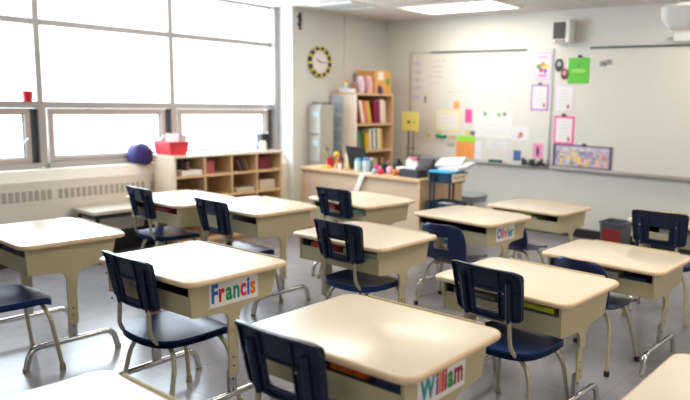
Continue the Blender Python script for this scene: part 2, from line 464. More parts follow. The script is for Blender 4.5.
def split_back_bm():
    """navy two-piece chair backrest with a rectangular window; local coords, z 0..H"""
    bm = NB(); H = .234; wt, wb = .370, .340; th = .007
    us = [-1, -.90, -.78, -.6, -.36, -.18, 0, .18, .36, .6, .78, .90, 1]
    vs = [0, .05, .10, .17, .30, .43, .55, .70, .86, .95, 1]
    def P(u, v, d):
        w = wb+(wt-wb)*min(1, v*1.15)
        x = u*w/2*(1-.035*(max(0, abs(v*2-1)-.85)/.15)*abs(u)**6)
        z = v*H
        if v < .1: z += .016*(1-v*10)*abs(u)**8
        if v > .9: z -= .008*((v-.9)*10)*abs(u)**10
        y = .020*u*u - .040*v - d   # sides come forward (+y), top leans back
        if v > .96: y -= .008
        return Vector((x, y, z))
    F = [[bm.verts.new(P(u, v, 0)) for u in us] for v in vs]
    B = [[bm.verts.new(P(u, v, th)) for u in us] for v in vs]
    nu, nv = len(us)-1, len(vs)-1
    hole = lambda i, j: us[i] >= -.38 and us[i+1] <= .38 and vs[j] >= .16 and vs[j+1] <= .56
    cells = {(i, j) for i in range(nu) for j in range(nv) if not hole(i, j)}
    for i, j in cells:
        bm.faces.new((F[j][i], F[j][i+1], F[j+1][i+1], F[j+1][i])); bm.faces.new((B[j][i], B[j+1][i], B[j+1][i+1], B[j][i+1]))
        for (di, dj, a, b) in ((-1,0,(j,i),(j+1,i)), (1,0,(j+1,i+1),(j,i+1)), (0,-1,(j,i+1),(j,i)), (0,1,(j+1,i),(j+1,i+1))):
            if (i+di, j+dj) not in cells:
                bm.faces.new((F[a[0]][a[1]], F[b[0]][b[1]], B[b[0]][b[1]], B[a[0]][a[1]]))
    # rear ribs and rim
    def rib(u0, v0, u1, v1, w, dep):
        n = 6
        for k in range(n):
            ua, va, ub, vb = u0+(u1-u0)*k/n, v0+(v1-v0)*k/n, u0+(u1-u0)*(k+1)/n, v0+(v1-v0)*(k+1)/n
            hz = abs(v1-v0) > abs(u1-u0)
            A = P(ua, va, th); C = P(ub, vb, th)
            off = Vector((w/2,0,0)) if hz else Vector((0,0,w/2)); d = Vector((0,-dep,0))
            q = [A-off, A+off, C+off, C-off]; V = [bm.verts.new(p+Vector((0,.001,0))) for p in q]+[bm.verts.new(p+d) for p in q]
            for f in ((0,1,2,3),(7,6,5,4),(0,4,5,1),(1,5,6,2),(2,6,7,3),(3,7,4,0)): bm.faces.new([V[i] for i in f])
    rib(-.97, .985, .97, .985, .008, .012); rib(-.97, .03, .97, .03, .007, .009)
    rib(-.975, .05, -.975, .98, .006, .010); rib(.975, .05, .975, .98, .006, .010)
    rib(-.39, .03, -.39, .98, .005, .008); rib(.39, .03, .39, .98, .005, .008)
    rib(-.97, .585, .97, .585, .005, .007); rib(-.39, .15, .39, .15, .005, .008)
    # two bosses that take the posts
    for s in (-1, 1):
        tube(bm, [P(s*.66, .0, th+.006), P(s*.66, .35, th+.007), P(s*.66, .78, th+.006)], .0135, 8)
    return bm
PROTO = {}
def post_paths(s, z):
    return smooth_path([(s*.114, -.221, z+.20), (s*.116, -.213, z+.12), (s*.127, -.217, z+.020), (s*.140, -.165, z-.040), (s*.135, .10, z-.036)], .05, 5)
def build_split_chair(t, z=.398, cap=None):
    obj('seat', chair_seat_bm(.405, .395, z), M_seat, t, smooth=True, loc=(0,-.012,0))
    o = obj('backrest', split_back_bm(), M_navy, t, smooth=False, loc=(0, -.208, z+.131))
    for s in (-1, 1):
        for v in (.10, .60):
            b = NB(); tube(b, [(s*.116, -.012-.04*v-.022, v*.234), (s*.116, -.012-.04*v-.0275, v*.234)], .0045, 8); obj('rivet', b, M_chrome, o)
    for s in (-1, 1):
        b = NB(); tube(b, post_paths(s, z), .0095, 10); obj('back_post', b, M_tube, t, smooth=True)
        for fr in (0, 1):
            yt, yf = (-.120, -.195) if not fr else (.125, .180)
            p = smooth_path([(0, yt, z-.048), (s*.130, yt, z-.050), (s*.178, yt*1.15, z-.12), (s*.205, yf, .012)], .055, 6)
            b = NB(); tube(b, p, .0105, 10); lg = obj('leg', b, M_tube, t, smooth=True)
            b = NB(); lathe(b, [(.0155, 0), (.0165, .004), (.0145, .018), (.0125, .034)], 12, (s*.205, yf, 0))
            obj('leg_tip', b, cap or M_glide, lg, smooth=True)
def shell_bm():
    """one-piece moulded seat and back with a handle opening"""
    bm = NB(); th = .007
    prof = [(.195,.338,.33),(.185,.352,.345),(.12,.358,.36),(.04,.352,.365),(-.05,.350,.365),(-.11,.356,.36),(-.150,.378,.352),(-.168,.41,.350),(-.178,.435,.352),(-.187,.48,.350),(-.197,.525,.345),(-.207,.56,.332),(-.216,.585,.312),(-.222,.605,.285),(-.224,.617,.235)]
    us = [-1,-.93,-.8,-.6,-.36,-.18,0,.18,.36,.6,.8,.93,1]
    def P(i, u):
        y, z, w = prof[i]; back = min(1, max(0, (z-.37)/.06)) if i > 5 else 0
        x = u*w/2
        dy = back*.045*u*u; dz = (1-back)*(-.012*(1-u*u) + .004*abs(u)**6)
        if i > 5: dz += -.010*abs(u)**6*max(0, (i-10)/4)
        return Vector((x, y+dy, z+dz))
    T = [[bm.verts.new(P(i, u)) for u in us] for i in range(len(prof))]
    nrm = []
    B = []
    for i in range(len(prof)):
        a = P(max(i-1,0), 0); b = P(min(i+1,len(prof)-1), 0); d = (b-a).normalized(); n = Vector((0, d.z, -d.y)); 
        if n.z > 0 or (abs(n.z) < .3 and n.y > 0): n = -n
        n = Vector((0, d.z, -d.y)); n = n if (n.y*-1+n.z*-1) > 0 else -n
        B.append([bm.verts.new(v.co+n*th) for v in T[i]])
    nu, nv = len(us)-1, len(prof)-1
    hole = lambda i, j: us[i] >= -.37 and us[i+1] <= .37 and 8 <= j <= 9
    cells = {(i, j) for i in range(nu) for j in range(nv) if not hole(i, j)}
    for i, j in cells:
        bm.faces.new((T[j][i], T[j][i+1], T[j+1][i+1], T[j+1][i])); bm.faces.new((B[j][i], B[j+1][i], B[j+1][i+1], B[j][i+1]))
        for (di, dj, a, b) in ((-1,0,(j,i),(j+1,i)), (1,0,(j+1,i+1),(j,i+1)), (0,-1,(j,i+1),(j,i)), (0,1,(j+1,i),(j+1,i+1))):
            if (i+di, j+dj) not in cells: bm.faces.new((T[a[0]][a[1]], T[b[0]][b[1]], B[b[0]][b[1]], B[a[0]][a[1]]))
    return bm
def build_shell_chair(t):
    obj('seat_shell', shell_bm(), M_navy2, t, smooth=True)
    for s in (-1, 1):
        for fr in (0, 1):
            yt, yf = (-.085, -.165) if not fr else (.10, .165)
            p = smooth_path([(0, yt, .325), (s*.125, yt, .322), (s*.165, yt*1.1, .26), (s*.205, yf, .012)], .05, 6)
            b = NB(); tube(b, p, .0105, 10); lg = obj('leg', b, M_tube, t, smooth=True)
            b = NB(); lathe(b, [(.0155, 0), (.0155, .024), (.0135, .028)], 12, (s*.205, yf, 0)); obj('leg_tip', b, M_blackrub, lg, smooth=True)
def copy_tree(o, parent=None):
    c = o.copy(); COL.objects.link(c)
    if parent is not None: c.parent = parent
    for ch in [q for q in bpy.data.objects if q.parent == o]: copy_tree(ch, c)
    return c
def chairs(builder, rows, group):
    proto = None
    for x, y, deg, lab in rows:
        if proto is None:
            proto = t = thing('school_chair', lab, 'chair', (x, y, 0), R(deg), group); builder(t)
        else:
            t = copy_tree(proto)
        t.location = (x, y, 0); t.rotation_euler = (0, 0, R(deg)); t['label'] = lab
# backrest tops measured at z .76 and y local about -.25
def back_to_origin(cx, cy, deg, off=.252):
    return cx-math.sin(R(deg))*off, cy+math.cos(R(deg))*off
SP = [(-2.712,1.450, .4,'navy chair tucked at the Francis desk, seat and legs fully in view'),
      (-1.502,1.254,1.3,'navy chair in front of the William desk, cut by the bottom edge'),
      (-1.471,2.355,-4.4,'navy chair tucked at the desk with the yellow folder, behind the William desk'),
      (-2.651,2.653,-.6,'navy chair tucked at the desk in the middle of the room'),
      (-3.694,3.650,-.9,'navy chair at the desk in front of the wooden teacher desk'),
      (-3.831,2.646,-2.7,'navy chair with white card behind its opening, just behind the Francis desk'),
      (-4.699,2.630,-4.2,'navy chair nearest the windows, by the heater'),
      (-1.418,4.397,4.8,'navy chair at far right beside the grey bin'),
      (-3.80,1.125,-3,'navy chair cut by the left edge, only its seat and legs seen')]
rows = []
for cx, cy, dg_, lab in SP:
    x, y = back_to_origin(cx, cy, dg_); rows.append((x-(.014 if cx > -3.79 or cx < -3.81 else 0), y, dg_, lab))
chairs(build_split_chair, rows, 'navy chairs with open backrests and separate seats')
chairs(build_shell_chair, [(-2.69, 3.86, 5, 'blue moulded shell chair tucked in at the Olivier desk'),
      (-1.49, 3.545, -8, 'blue moulded shell chair at the right desk, behind the yellow folder desk'),
      (-2.63, 4.72, -8, 'small blue moulded shell chair behind the Olivier desk, at the desk nearest the whiteboard')], 'one-piece moulded blue chairs')

for o in bpy.data.objects:
    if o.get('label', '').startswith('small blue moulded'): o.scale = (.86, .86, .86)

# ================================================================== THINGS IN THE DESKS
def slot_item(dk, lx, w, d, h, color, name, label, cat, ly=-.215, dz=0, rz=0):
    x, y, dg_, H, _, _ = DESK[dk]; a = R(dg_)
    b = NB(); box(b, -w/2, w/2, 0, d, 0, h, bev=min(.003, h*.3))
    zb = H-.024-.132+dz
    px = x+math.cos(a)*lx-math.sin(a)*ly; py = y+math.sin(a)*lx+math.cos(a)*ly
    # pile that lifts the item up to the slot
    simple(name, label, cat, b, mat('c_'+name+'_%d_%d_%d' % color, color, .5, noise=.05), (px, py, zb), a+R(rz))
def book_pile(dk, lx, w, h, label, color=(200,196,186)):
    slot_item(dk, lx, w, .22, h, color, 'notebook', label, 'notebook', ly=-.205)
book_pile('d11', .16, .26, .085, 'grey notebook pile under the yellow folder in a desk slot', (120,130,140))
slot_item('d11', .17, .20, .23, .022, (206,226,40), 'folder', 'bright yellow-green folder showing in a desk slot', 'folder', ly=-.218, dz=.0855)
book_pile('d11', -.16, .24, .095, 'pale notebooks showing through the opening of a navy chair back', (170,176,172))
book_pile('d13', -.02, .24, .094, 'white notebooks in the slot of the desk nearest the whiteboard')
slot_item('d13', -.02, .16, .22, .022, (140,214,40), 'folder', 'light green folder in the desk nearest the whiteboard', 'folder', ly=-.218, dz=.0945)
book_pile('d12', -.03, .26, .098, 'white notebooks in the slot of the right desk', (214,212,206))
slot_item('d12', .20, .12, .22, .092, (44,54,96), 'exercise_book', 'blue exercise book at the end of the right desk slot', 'book', ly=-.212)
slot_item('d12', -.02, .09, .22, .012, (70,170,90), 'folder', 'green folder in the slot of the right desk', 'folder', ly=-.212, dz=.0985)
book_pile('william', .09, .18, .080, 'dark notebooks in the William desk slot', (70,80,100))
slot_item('william', .07, .15, .05, .024, (240,110,30), 'crayon_box', 'orange crayon box in the William desk slot', 'crayon box', ly=-.216, dz=.0805)
slot_item('william', .235, .11, .20, .100, (60,80,120), 'pencil_case', 'blue-grey pencil case in the William desk slot', 'pencil case', ly=-.21)
slot_item('d8', .15, .26, .22, .104, (176,206,200), 'exercise_book', 'pale green exercise books in the middle desk slot', 'book', ly=-.212)
slot_item('d8', -.14, .22, .22, .100, (210,90,70), 'exercise_book', 'red and white exercise books in the middle desk slot', 'book', ly=-.212)
slot_item('d9', .14, .24, .22, .106, (160,200,190), 'exercise_book', 'pale teal exercise books in the desk before the teacher desk', 'book', ly=-.212)
slot_item('d9', -.14, .12, .22, .110, (200,40,60), 'exercise_book', 'red book seen through the chair at the desk before the teacher desk', 'book', ly=-.212)
slot_item('d7', .05, .20, .22, .100, (200,50,80), 'exercise_book', 'red book in the slot of the desk nearest the windows', 'book', ly=-.212)
slot_item('d1', .10, .36, .22, .088, (90,100,120), 'exercise_book', 'dark blue books in the slot of the left edge desk', 'book', ly=-.212)
slot_item('d6', -.10, .22, .22, .108, (214,216,216), 'exercise_book', 'white books in the desk beside the cubby shelf', 'book', ly=-.212)
slot_item('d14', -.02, .24, .22, .104, (190,190,200), 'exercise_book', 'lilac-white books in the far right desk slot', 'book', ly=-.212)
slot_item('d14', .24, .06, .22, .095, (230,30,130), 'folder', 'magenta folder at the end of the far right desk slot', 'folder', ly=-.212)
slot_item('olivier', -.1, .30, .22, .06, (60,64,72), 'exercise_book', 'dark books deep in the Olivier desk slot', 'book', ly=-.15)

# ================================================================== CUBBY SHELF AND ITS CONTENTS
BX0, BX1, BY0, BY1, BH = -5.95, -5.60, 3.50, 4.77, .885
t = thing('cubby_shelf', 'low maple cubby shelf with square openings under the windows', 'shelf', (0,0,0))
b = NB(); box(b, BX0-.0, BX1+.006, BY0-.006, BY1+.006, BH-.022, BH); obj('top_panel', b, mat('pale_top_laminate', (236,226,208), .22), t)
for yy in (BY0, BY1-.02): 
    b = NB(); box(b, BX0, BX1, yy, yy+.02, 0, BH-.022); obj('end_panel', b, M_woodp if yy == BY0 else M_wood, t)
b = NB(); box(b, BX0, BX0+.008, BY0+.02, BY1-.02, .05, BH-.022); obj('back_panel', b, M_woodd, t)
zs = [.06, .27, .48, .69]
for z in zs: 
    b = NB(); box(b, BX0+.008, BX1, BY0+.02, BY1-.02, z-.02, z); obj('shelf_board', b, M_wood, t)
ycol = [BY0+.02+i*(BY1-BY0-.04)/4 for i in range(5)]
for yy in ycol[1:4]:
    b = NB()
    for z0, z1 in zip(zs, zs[1:]+[BH-.002]): box(b, BX0+.008, BX1-.001, yy-.009, yy+.009, z0, z1-.0201)
    obj('divider', b, M_wood, t)
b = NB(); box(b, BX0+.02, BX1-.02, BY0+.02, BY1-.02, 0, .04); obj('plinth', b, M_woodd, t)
def cub(name, label, cat, x, y, z, w, d, h, color, tilt=0, rz=0):
    b = NB(); box(b, -w/2, w/2, -d/2, d/2, 0, h, bev=min(.006, min(w,d,h)*.25), M=Matrix.Rotation(R(tilt), 4, 'X'))
    return simple(name, label, cat, b, mat('c_%d_%d_%d' % color, color, .55, noise=.05), (x, y, z), R(rz))
cub('paper_stack', 'white papers in the top left cubby', 'papers', -5.74, 3.70, .690, .24, .22, .05, (232,230,226))
cub('storage_box', 'dark blue box behind papers in the top left cubby', 'box', -5.80, 3.60, .690, .14, .09, .12, (52,58,84))
cub('binder', 'dark binder leaning beside the papers in the top left cubby', 'binder', -5.72, 3.655, .741, .20, .02, .08, (120,84,84))
cub('fabric_bag', 'dull red fabric bag in the second cubby from the left', 'bag', -5.75, 3.93, .690, .16, .10, .13, (176,92,96))
for k in range(3):
    cub('picture_book', ('brown', 'dark', 'tan')[k]+' book leaning in the third top cubby', 'book', -5.72, 4.27+k*.038, .691, .20, .016, .13, ((110,84,70),(70,62,66),(150,110,84))[k], tilt=22)
cub('storage_bin', 'dark red bin in the top right cubby', 'bin', -5.76, 4.55, .690, .22, .20, .13, (112,26,46))
cub('book_stack', 'stacked pale books in the lower third cubby', 'books', -5.74, 4.32, .480, .22, .22, .04, (196,184,170))
cub('storage_bin', 'beige bin in the lower right cubby', 'bin', -5.74, 4.60, .480, .22, .20, .10, (206,188,168))
cub('book_stack', 'dark folded cloth in the lower left cubby', 'cloth', -5.74, 3.68, .480, .22, .22, .05, (96,80,76))
cub('paper_stack', 'flat grey papers on top of the cubby shelf', 'papers', -5.78, 4.22, BH, .20, .24, .016, (168,190,196), rz=10)
cub('paper_stack', 'flat white papers on top of the cubby shelf', 'papers', -5.75, 4.42, BH, .20, .15, .012, (210,214,214), rz=-8)
# red tub with papers
t = thing('plastic_tub', 'red plastic tub of papers on the near end of the cubby shelf', 'tub', (-5.785, 3.59, BH))
b = NB()
lay = [(.27,.17,.02,0),(.31,.20,.025,.115),(.33,.22,.03,.118),(.33,.22,.03,.128),(.30,.19,.022,.128),(.265,.165,.018,.006)]
slab(b, lay, 0, 0); obj('tub_body', b, mat('red_plastic', (226,60,72), .4), t, smooth=True)
for k, (dx, a, c) in enumerate(((-.06,6,M_paper),(.0,-5,M_paper),(.05,8,mat('grey_card', (170,176,180), .6)))):
    b = NB(); box(b, -.07, .07, -.002, .002, .0, .185, M=Matrix.Rotation(R(a), 4, 'Y'))
    simple('paper_sheet', ('white sheet standing left in the red tub','white sheet standing in the middle of the red tub','grey card standing right in the red tub')[k], 'paper', b, c, (-5.775+dx*.6, 3.60+k*.02, BH+.008), R(20))
# purple backpack by the end panel
b = NB()
lathe(b, [(.07,0),(.10,.02),(.11,.08),(.10,.13),(.075,.165),(.03,.18)], 18)
for v in b.verts: v.co.x *= 1.2; v.co.y *= .9; v.co.z += .01*math.sin(v.co.x*60)
simple('backpack', 'purple backpack standing on the heater beside the red tub', 'bag', b, mat('purple_fabric', (46,28,104), .7, noise=.15), (-6.075, 3.44, .79), .3, smooth=True)
# small speaker and white jar at the far end of the cubby shelf
t = thing('desk_speaker', 'small dark speaker at the far end of the cubby shelf', 'speaker', (-5.80, 4.68, BH))
b = NB(); box(b, -.05, .05, -.045, .045, 0, .17, bev=.008); obj('speaker_body', b, M_black, t)
b = NB(); box(b, -.04, .04, -.047, -.0451, .02, .15); obj('speaker_grille', b, mat('speaker_mesh', (72,74,78), .7), t)
b = NB(); lathe(b, [(.035,0),(.04,.01),(.04,.08),(.03,.09),(.03,.10)], 18)
simple('jar', 'white jar beside the small dark speaker', 'jar', b, M_white, (-5.70, 4.60, BH), smooth=True)
# red cup and glass on the window rail
b = NB(); lathe(b, [(.034,0),(.044,.085),(.04,.087),(.03,.01)], 16); simple('cup', 'small red cup standing on the window rail', 'cup', b, mat('cup_red', (200,24,40), .4), (XG+.055, 2.51, 1.36), smooth=True)
# low bench by heater
t = thing('low_bench', 'low cream bench shelf against the heater beside the window chair', 'bench', (-5.76, 3.06, 0))
b = NB(); box(b, -.19, .19, -.34, .38, .425, .455, bev=.004); obj('bench_top', b, mat('bench_cream', (196,186,170), .5), t)
b = NB(); box(b, -.15, .15, -.30, .34, .385, .425); obj('apron', b, M_black, t)
for sx in (-1,1):
    for sy in (-1,1):
        b = NB(); box(b, sx*.16-.012, sx*.16+.012, .02+sy*.31-.012, .02+sy*.31+.012, 0, .385); obj('leg', b, M_black, t)

# ================================================================== FILING CABINET, BOOKSHELF
t = thing('filing_cabinet', 'grey metal filing cabinet between the clock and the bookshelf', 'cabinet', (-5.790, 5.60, 0))
b = NB(); box(b, -.108, .098, -.16, .03, 0, 1.375, bev=.004); obj('cabinet_body', b, M_grey, t)
for k in range(4):
    z0 = .06+k*.325
    b = NB(); box(b, -.098, .088, -.178, -.1605, z0, z0+.305, bev=.004); d = obj('drawer', b, mat('drawer_grey', (188,188,182), .4), t)
    b = NB(); box(b, -.03, .03, -.19, -.1785, z0+.15, z0+.17, bev=.003); obj('handle', b, M_alu, d)
    b = NB(); box(b, -.03, .06, -.181, -.1785, z0+.20, z0+.25); obj('label_card', b, mat('pale_blue_card', (190,222,236), .6), d)
cub('document_tray', 'flat dark tray on top of the filing cabinet', 'tray', -5.79, 5.54, 1.375, .18, .15, .02, (96,92,96))

SX0, SX1, SY0, SY1, SH = -5.888, -5.50, 5.80, 6.48, 1.515
t = thing('bookshelf', 'tall maple bookshelf full of binders beside the clock wall', 'bookshelf', (0,0,0))
for yy, m in ((SY0, mat('pale_side_laminate', (236,222,204), .4)), (SY1-.022, M_wood)):
    b = NB(); box(b, SX0, SX1, yy, yy+.022, 0, SH-.025); obj('side_panel', b, m, t)
b = NB(); box(b, SX0, SX1, SY0, SY1, SH-.025, SH); obj('top_board', b, M_wood, t)
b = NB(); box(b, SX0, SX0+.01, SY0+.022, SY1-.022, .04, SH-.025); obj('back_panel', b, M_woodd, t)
for z in (.08, .47, .835, 1.155):
    b = NB(); box(b, SX0+.01, SX1, SY0+.022, SY1-.022, z-.024, z); obj('shelf_board', b, M_wood, t)
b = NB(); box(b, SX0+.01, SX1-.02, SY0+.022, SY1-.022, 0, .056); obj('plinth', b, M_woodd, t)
def row(z, items, y0, lean=0, nm='binder'):
    y = y0
    for c, th, h, lab in items:
        b = NB(); box(b, -.15, .11, 0, th, 0, h, bev=.003, M=Matrix.Rotation(R(lean), 4, 'X'))
        simple(nm, lab, nm, b, mat('b_%d_%d_%d' % c, c, .5), (-5.64, y, z + (.003 if lean else 0)), 0, group='binders in the tall bookshelf')
        y += th/math.cos(R(lean))+.004
row(1.155, [((150,30,36),.035,.26,'dark red binder first on the upper bookshelf shelf'),((236,230,220),.05,.27,'white binder next to the first dark red one on the upper shelf'),((208,110,66),.04,.27,'orange-brown binder on the upper bookshelf shelf'),
  ((224,150,110),.03,.26,'salmon binder on the upper bookshelf shelf'),((206,190,84),.038,.27,'mustard binder on the upper bookshelf shelf')], 5.905, 14)
row(1.155, [((150,24,44),.045,.27,'crimson binder in the middle of the upper bookshelf shelf'),((80,40,120),.03,.27,'purple binder on the upper bookshelf shelf'),((190,60,60),.03,.265,'red binder right of the purple one'),
  ((238,226,214),.055,.285,'wide white binder at the right end of the upper shelf'),((232,210,190),.035,.27,'cream binder last on the upper shelf')], 6.165, 4)
row(.835, [((150,80,66),.03,.22,'brown binder first on the lower bookshelf shelf'),((70,150,130),.04,.23,'teal binder on the lower bookshelf shelf'),((60,90,70),.03,.22,'dark green binder on the lower bookshelf shelf')], 5.86, 10)
row(.835, [((214,178,40),.07,.20,'mustard yellow box file on the lower shelf'),((236,232,224),.04,.25,'white binder after the mustard box file'),((90,40,60),.022,.25,'maroon binder on the lower shelf'),((236,234,228),.04,.26,'white binder right of the maroon one'),
  ((40,130,90),.026,.26,'green binder on the lower shelf'),((240,226,196),.045,.26,'cream binder near the right end of the lower shelf'),((230,196,120),.04,.25,'pale yellow binder last on the lower shelf')], 6.01, 3)
row(.47, [((120,70,50),.05,.26,'brown binder hidden low on the bookshelf'),((60,60,70),.06,.26,'black binder hidden low on the bookshelf'),((200,190,170),.06,.26,'beige binder hidden low on the bookshelf')], 6.05, 0)
# pocket chart hanging on the side panel
t = thing('pocket_chart', 'hanging pale blue pocket chart of papers on the bookshelf side', 'wall chart', (-5.785, 5.7965, .76))
b = NB(); box(b, -.09, .09, -.003, .003, 0, .72); obj('backing', b, mat('pale_blue_cloth', (196,208,218), .7, noise=.08, nscale=40), t)
for k in range(4):
    b = NB(); box(b, -.075, .075, -.009, -.0035, .015+k*.167, .135+k*.167); p = obj('pocket', b, mat('pocket_print', (172,188,206), .5, noise=.25, nscale=60), t)
# things on top of the bookshelf
t = thing('cardboard_box', 'orange-brown open box of supplies on the right end of the bookshelf', 'box', (-5.69, 6.32, SH))
Mcb = mat('cardboard_orange', (226,170,96), .6, noise=.08, nscale=20)
b = NB()
box(b, -.15, -.142, -.15, .15, 0, .28); box(b, .142, .15, -.15, .15, 0, .28); box(b, -.142, .142, .142, .15, 0, .28); box(b, -.142, .142, -.15, -.142, 0, .24); box(b, -.142, .142, -.142, .142, 0, .008)
obj('box_body', b, Mcb, t)
b = NB(); box(b, .1505, .153, -.09, .01, .17, .26); obj('white_sticker', b, M_paper, t)
b = NB(); lathe(b, [(.03,0),(.03,.003)], 14); 
for v in b.verts: v.co = Vector((.1505+v.co.z, .09+v.co.x, .15+v.co.y*1.4))
obj('green_sticker', b, mat('leaf_green', (50,160,60), .5), t)
def pouch(name, label, cat, x, y, z, w, d, h, c, rz=0):
    b = NB(); slab(b, [(w*.8,d*.8,min(w,d)*.3,0),(w,d,min(w,d)*.3,h*.15),(w*.98,d*.9,min(w,d)*.3,h*.6),(w*.9,d*.35,min(w,d)*.12,h*.92),(w*.92,d*.25,min(w,d)*.1,h)], 0, 0)
    return simple(name, label, cat, b, mat('c_%d_%d_%d' % c, c, .6, noise=.12, nscale=30), (x, y, z), R(rz), smooth=True)
pouch('gift_bag', 'pink patterned paper bag on top of the bookshelf', 'bag', -5.58, 6.10, SH, .10, .11, .21, (232,176,178), 90)
pouch('gift_bag', 'lilac paper bag on top of the bookshelf, left of the pink one', 'bag', -5.60, 5.98, SH, .09, .10, .20, (220,200,222), 80)
pouch('soft_toy_bundle', 'brown bundle on top of the bookshelf beside the lilac bag', 'bundle', -5.62, 5.89, SH, .10, .08, .12, (150,112,92), 60)
pouch('fabric_bundle', 'dark blue cloth bundle in front of the orange box', 'bundle', -5.524, 6.24, SH, .03, .10, .10, (84,76,128), 90)
b = NB(); box(b, -.10, .10, -.07, .07, 0, .05, bev=.008); simple('white_tray', 'white tray at the near corner of the bookshelf top', 'tray', b, M_white, (-5.68, 5.875, SH), .1)
t = thing('glue_bottle', 'white bottle with a yellow cap standing on the white tray', 'bottle', (-5.72, 5.87, SH+.05))
b = NB(); lathe(b, [(.03,0),(.032,.05),(.02,.065)], 14); obj('bottle_body', b, M_white, t, smooth=True)
b = NB(); lathe(b, [(.03,.0655),(.03,.09),(.012,.095)], 14); obj('cap', b, mat('cap_yellow', (240,200,50), .4), t, smooth=True)

# ================================================================== TEACHER DESK
TX0, TX1, TY0, TY1, TH = -5.46, -3.825, 4.90, 5.62, .715
t = thing('teacher_desk', 'large maple teacher desk with supplies on it', 'desk', (0,0,0))
b = NB(); box(b, TX0, TX1, TY0, TY1, TH-.028, TH, bev=.003); obj('desk_top', b, M_wood, t)
for xx in (TX0+.005, TX1-.035):
    b = NB(); box(b, xx, xx+.03, TY0+.01, TY1-.01, 0, TH-.028); obj('side_panel', b, M_wood, t)
b = NB(); box(b, TX0+.035, TX1-.035, TY0+.03, TY0+.045, .06, TH-.028); obj('modesty_panel', b, mat('tan_panel', (214,190,164), .45, noise=.03), t)
# things on the teacher desk
def at_td(px_x, y): return (px_x, y, TH)
def jar(x, y, r, h, body, lid, label, lidc=None, name='jar', cat='jar'):
    t = thing(name, label, cat, (x, y, TH))
    b = NB(); lathe(b, [(r*.9,0),(r,.008),(r,h*.8),(r*.8,h*.9)], 16); obj('jar_body', b, body, t, smooth=True)
    b = NB(); lathe(b, [(r*.86,h*.9005),(r*.86,h*1.08),(r*.5,h*1.12)], 16); obj('lid', b, lid, t, smooth=True)
def pens(x, y, z, n, spread, h, cols, what):
    for k in range(n):
        a = random.uniform(0, 6.28); d = Vector((math.cos(a)*spread, math.sin(a)*spread, 1)).normalized()
        b = NB(); p = Vector((math.cos(a)*.012, math.sin(a)*.012, 0)); tube(b, [p, p+d*h*random.uniform(.85,1.1)], .0045, 6)
        c = cols[k % len(cols)]
        simple('pencil', what, 'pencil', b, mat('c_%d_%d_%d' % c, c, .5), (x, y, z), group=what)
b = NB(); lathe(b, [(.034,0),(.040,.01),(.040,.10),(.036,.10),(.034,.012)], 18)
simple('pencil_cup', 'red pencil cup at the left end of the teacher desk', 'cup', b, mat('red_cup', (196,36,52), .4), (-5.20, 5.10, TH), smooth=True)
pens(-5.20, 5.10, TH+.014, 5, .35, .18, [(40,50,60),(60,140,120),(230,190,60)], 'pencils in the red cup on the teacher desk')
# scissors handle and flower-like yellow ball
b = NB(); tube(b, [Vector((.018*math.cos(a*math.pi/6), 0, .018*math.sin(a*math.pi/6))) for a in range(13)], .005, 6)
tube(b, [(0,0,-.018),(.05,0,-.10)], .004, 6)
simple('scissors', 'black handled scissors leaning out of the red cup', 'scissors', b, M_black, (-5.25, 5.10, TH+.19), 0)
b = NB(); lathe(b, [(.006,0),(.006,.10),(.02,.115),(.032,.135),(.03,.155),(.012,.17)], 14)
simple('toy_flower', 'yellow toy flower standing beside the red cup', 'flower', b, mat('flower_yellow', (244,200,60), .6), (-5.13, 5.12, TH), smooth=True)
b = NB(); slab(b, [(.09,.07,.02,0),(.10,.08,.02,.012),(.09,.07,.02,.028)], 0, 0)
simple('sticky_notes', 'orange-yellow notes at the front edge of the teacher desk', 'notes', b, mat('note_orange', (250,186,70), .6), (-5.16, 5.0, TH))
t = thing('brown_bottle', 'brown bottle standing on the teacher desk', 'bottle', (-5.02, 5.07, TH))
b = NB(); lathe(b, [(.030,0),(.034,.02),(.034,.10),(.016,.145),(.014,.165)], 16); obj('bottle_body', b, mat('brown_glass', (122,52,36), .25), t, smooth=True)
b = NB(); lathe(b, [(.016,.1655),(.016,.19),(.01,.195)], 12); obj('cap', b, mat('cap_brown', (90,40,30), .5), t, smooth=True)
jar(-4.955, 5.00, .022, .07, M_white, mat('lid_pink', (220,120,140), .5), 'small white bottle right of the brown bottle', cat='bottle', name='small_bottle')
jar(-4.95, 5.14, .024, .11, mat('yellow_marker_body', (230,220,70), .5), mat('lid_purple', (120,70,150), .5), 'yellow marker bottle behind the small white one', cat='bottle', name='marker_bottle')
b = NB(); box(b, -.045, .045, -.001, .001, 0, .14, M=Matrix.Rotation(R(-14), 4, 'Y')); simple('card', 'white card leaning left of the laptop', 'card', b, M_paper, (-5.03, 5.22, TH+.013), 0)
# laptop, seen from behind
t = thing('laptop', 'open black laptop with its lid back to the desks', 'laptop', (-4.77, 5.20, TH), R(-6))
b = NB(); box(b, -.15, .15, -.10, .10, 0, .018, bev=.004); obj('keyboard_base', b, M_black, t)
b = NB(); box(b, -.15, .15, -.004, .004, 0, .235, bev=.003, M=Matrix.Translation((0,-.10,.018)) @ Matrix.Rotation(R(14), 4, 'X')); obj('screen_lid', b, M_black, t)
jar(-4.72, 5.02, .036, .12, mat('clear_cup', (206,226,232), .2), mat('lid_cyan', (90,200,220), .4), 'clear bottle with a cyan top in front of the laptop', cat='bottle', name='drink_bottle')
jar(-4.625, 5.04, .040, .13, mat('blue_clear_cup', (190,210,222), .2), mat('lid_blue', (110,150,200), .4), 'blue lidded jar right of the cyan topped bottle')
jar(-4.67, 5.16, .03, .12, mat('green_jar', (110,160,120), .4), M_white, 'green jar behind the lidded jars')
b = NB()
quad_pts = [(0,0,0),(.06,0,0),(.06,.02,-.004)]
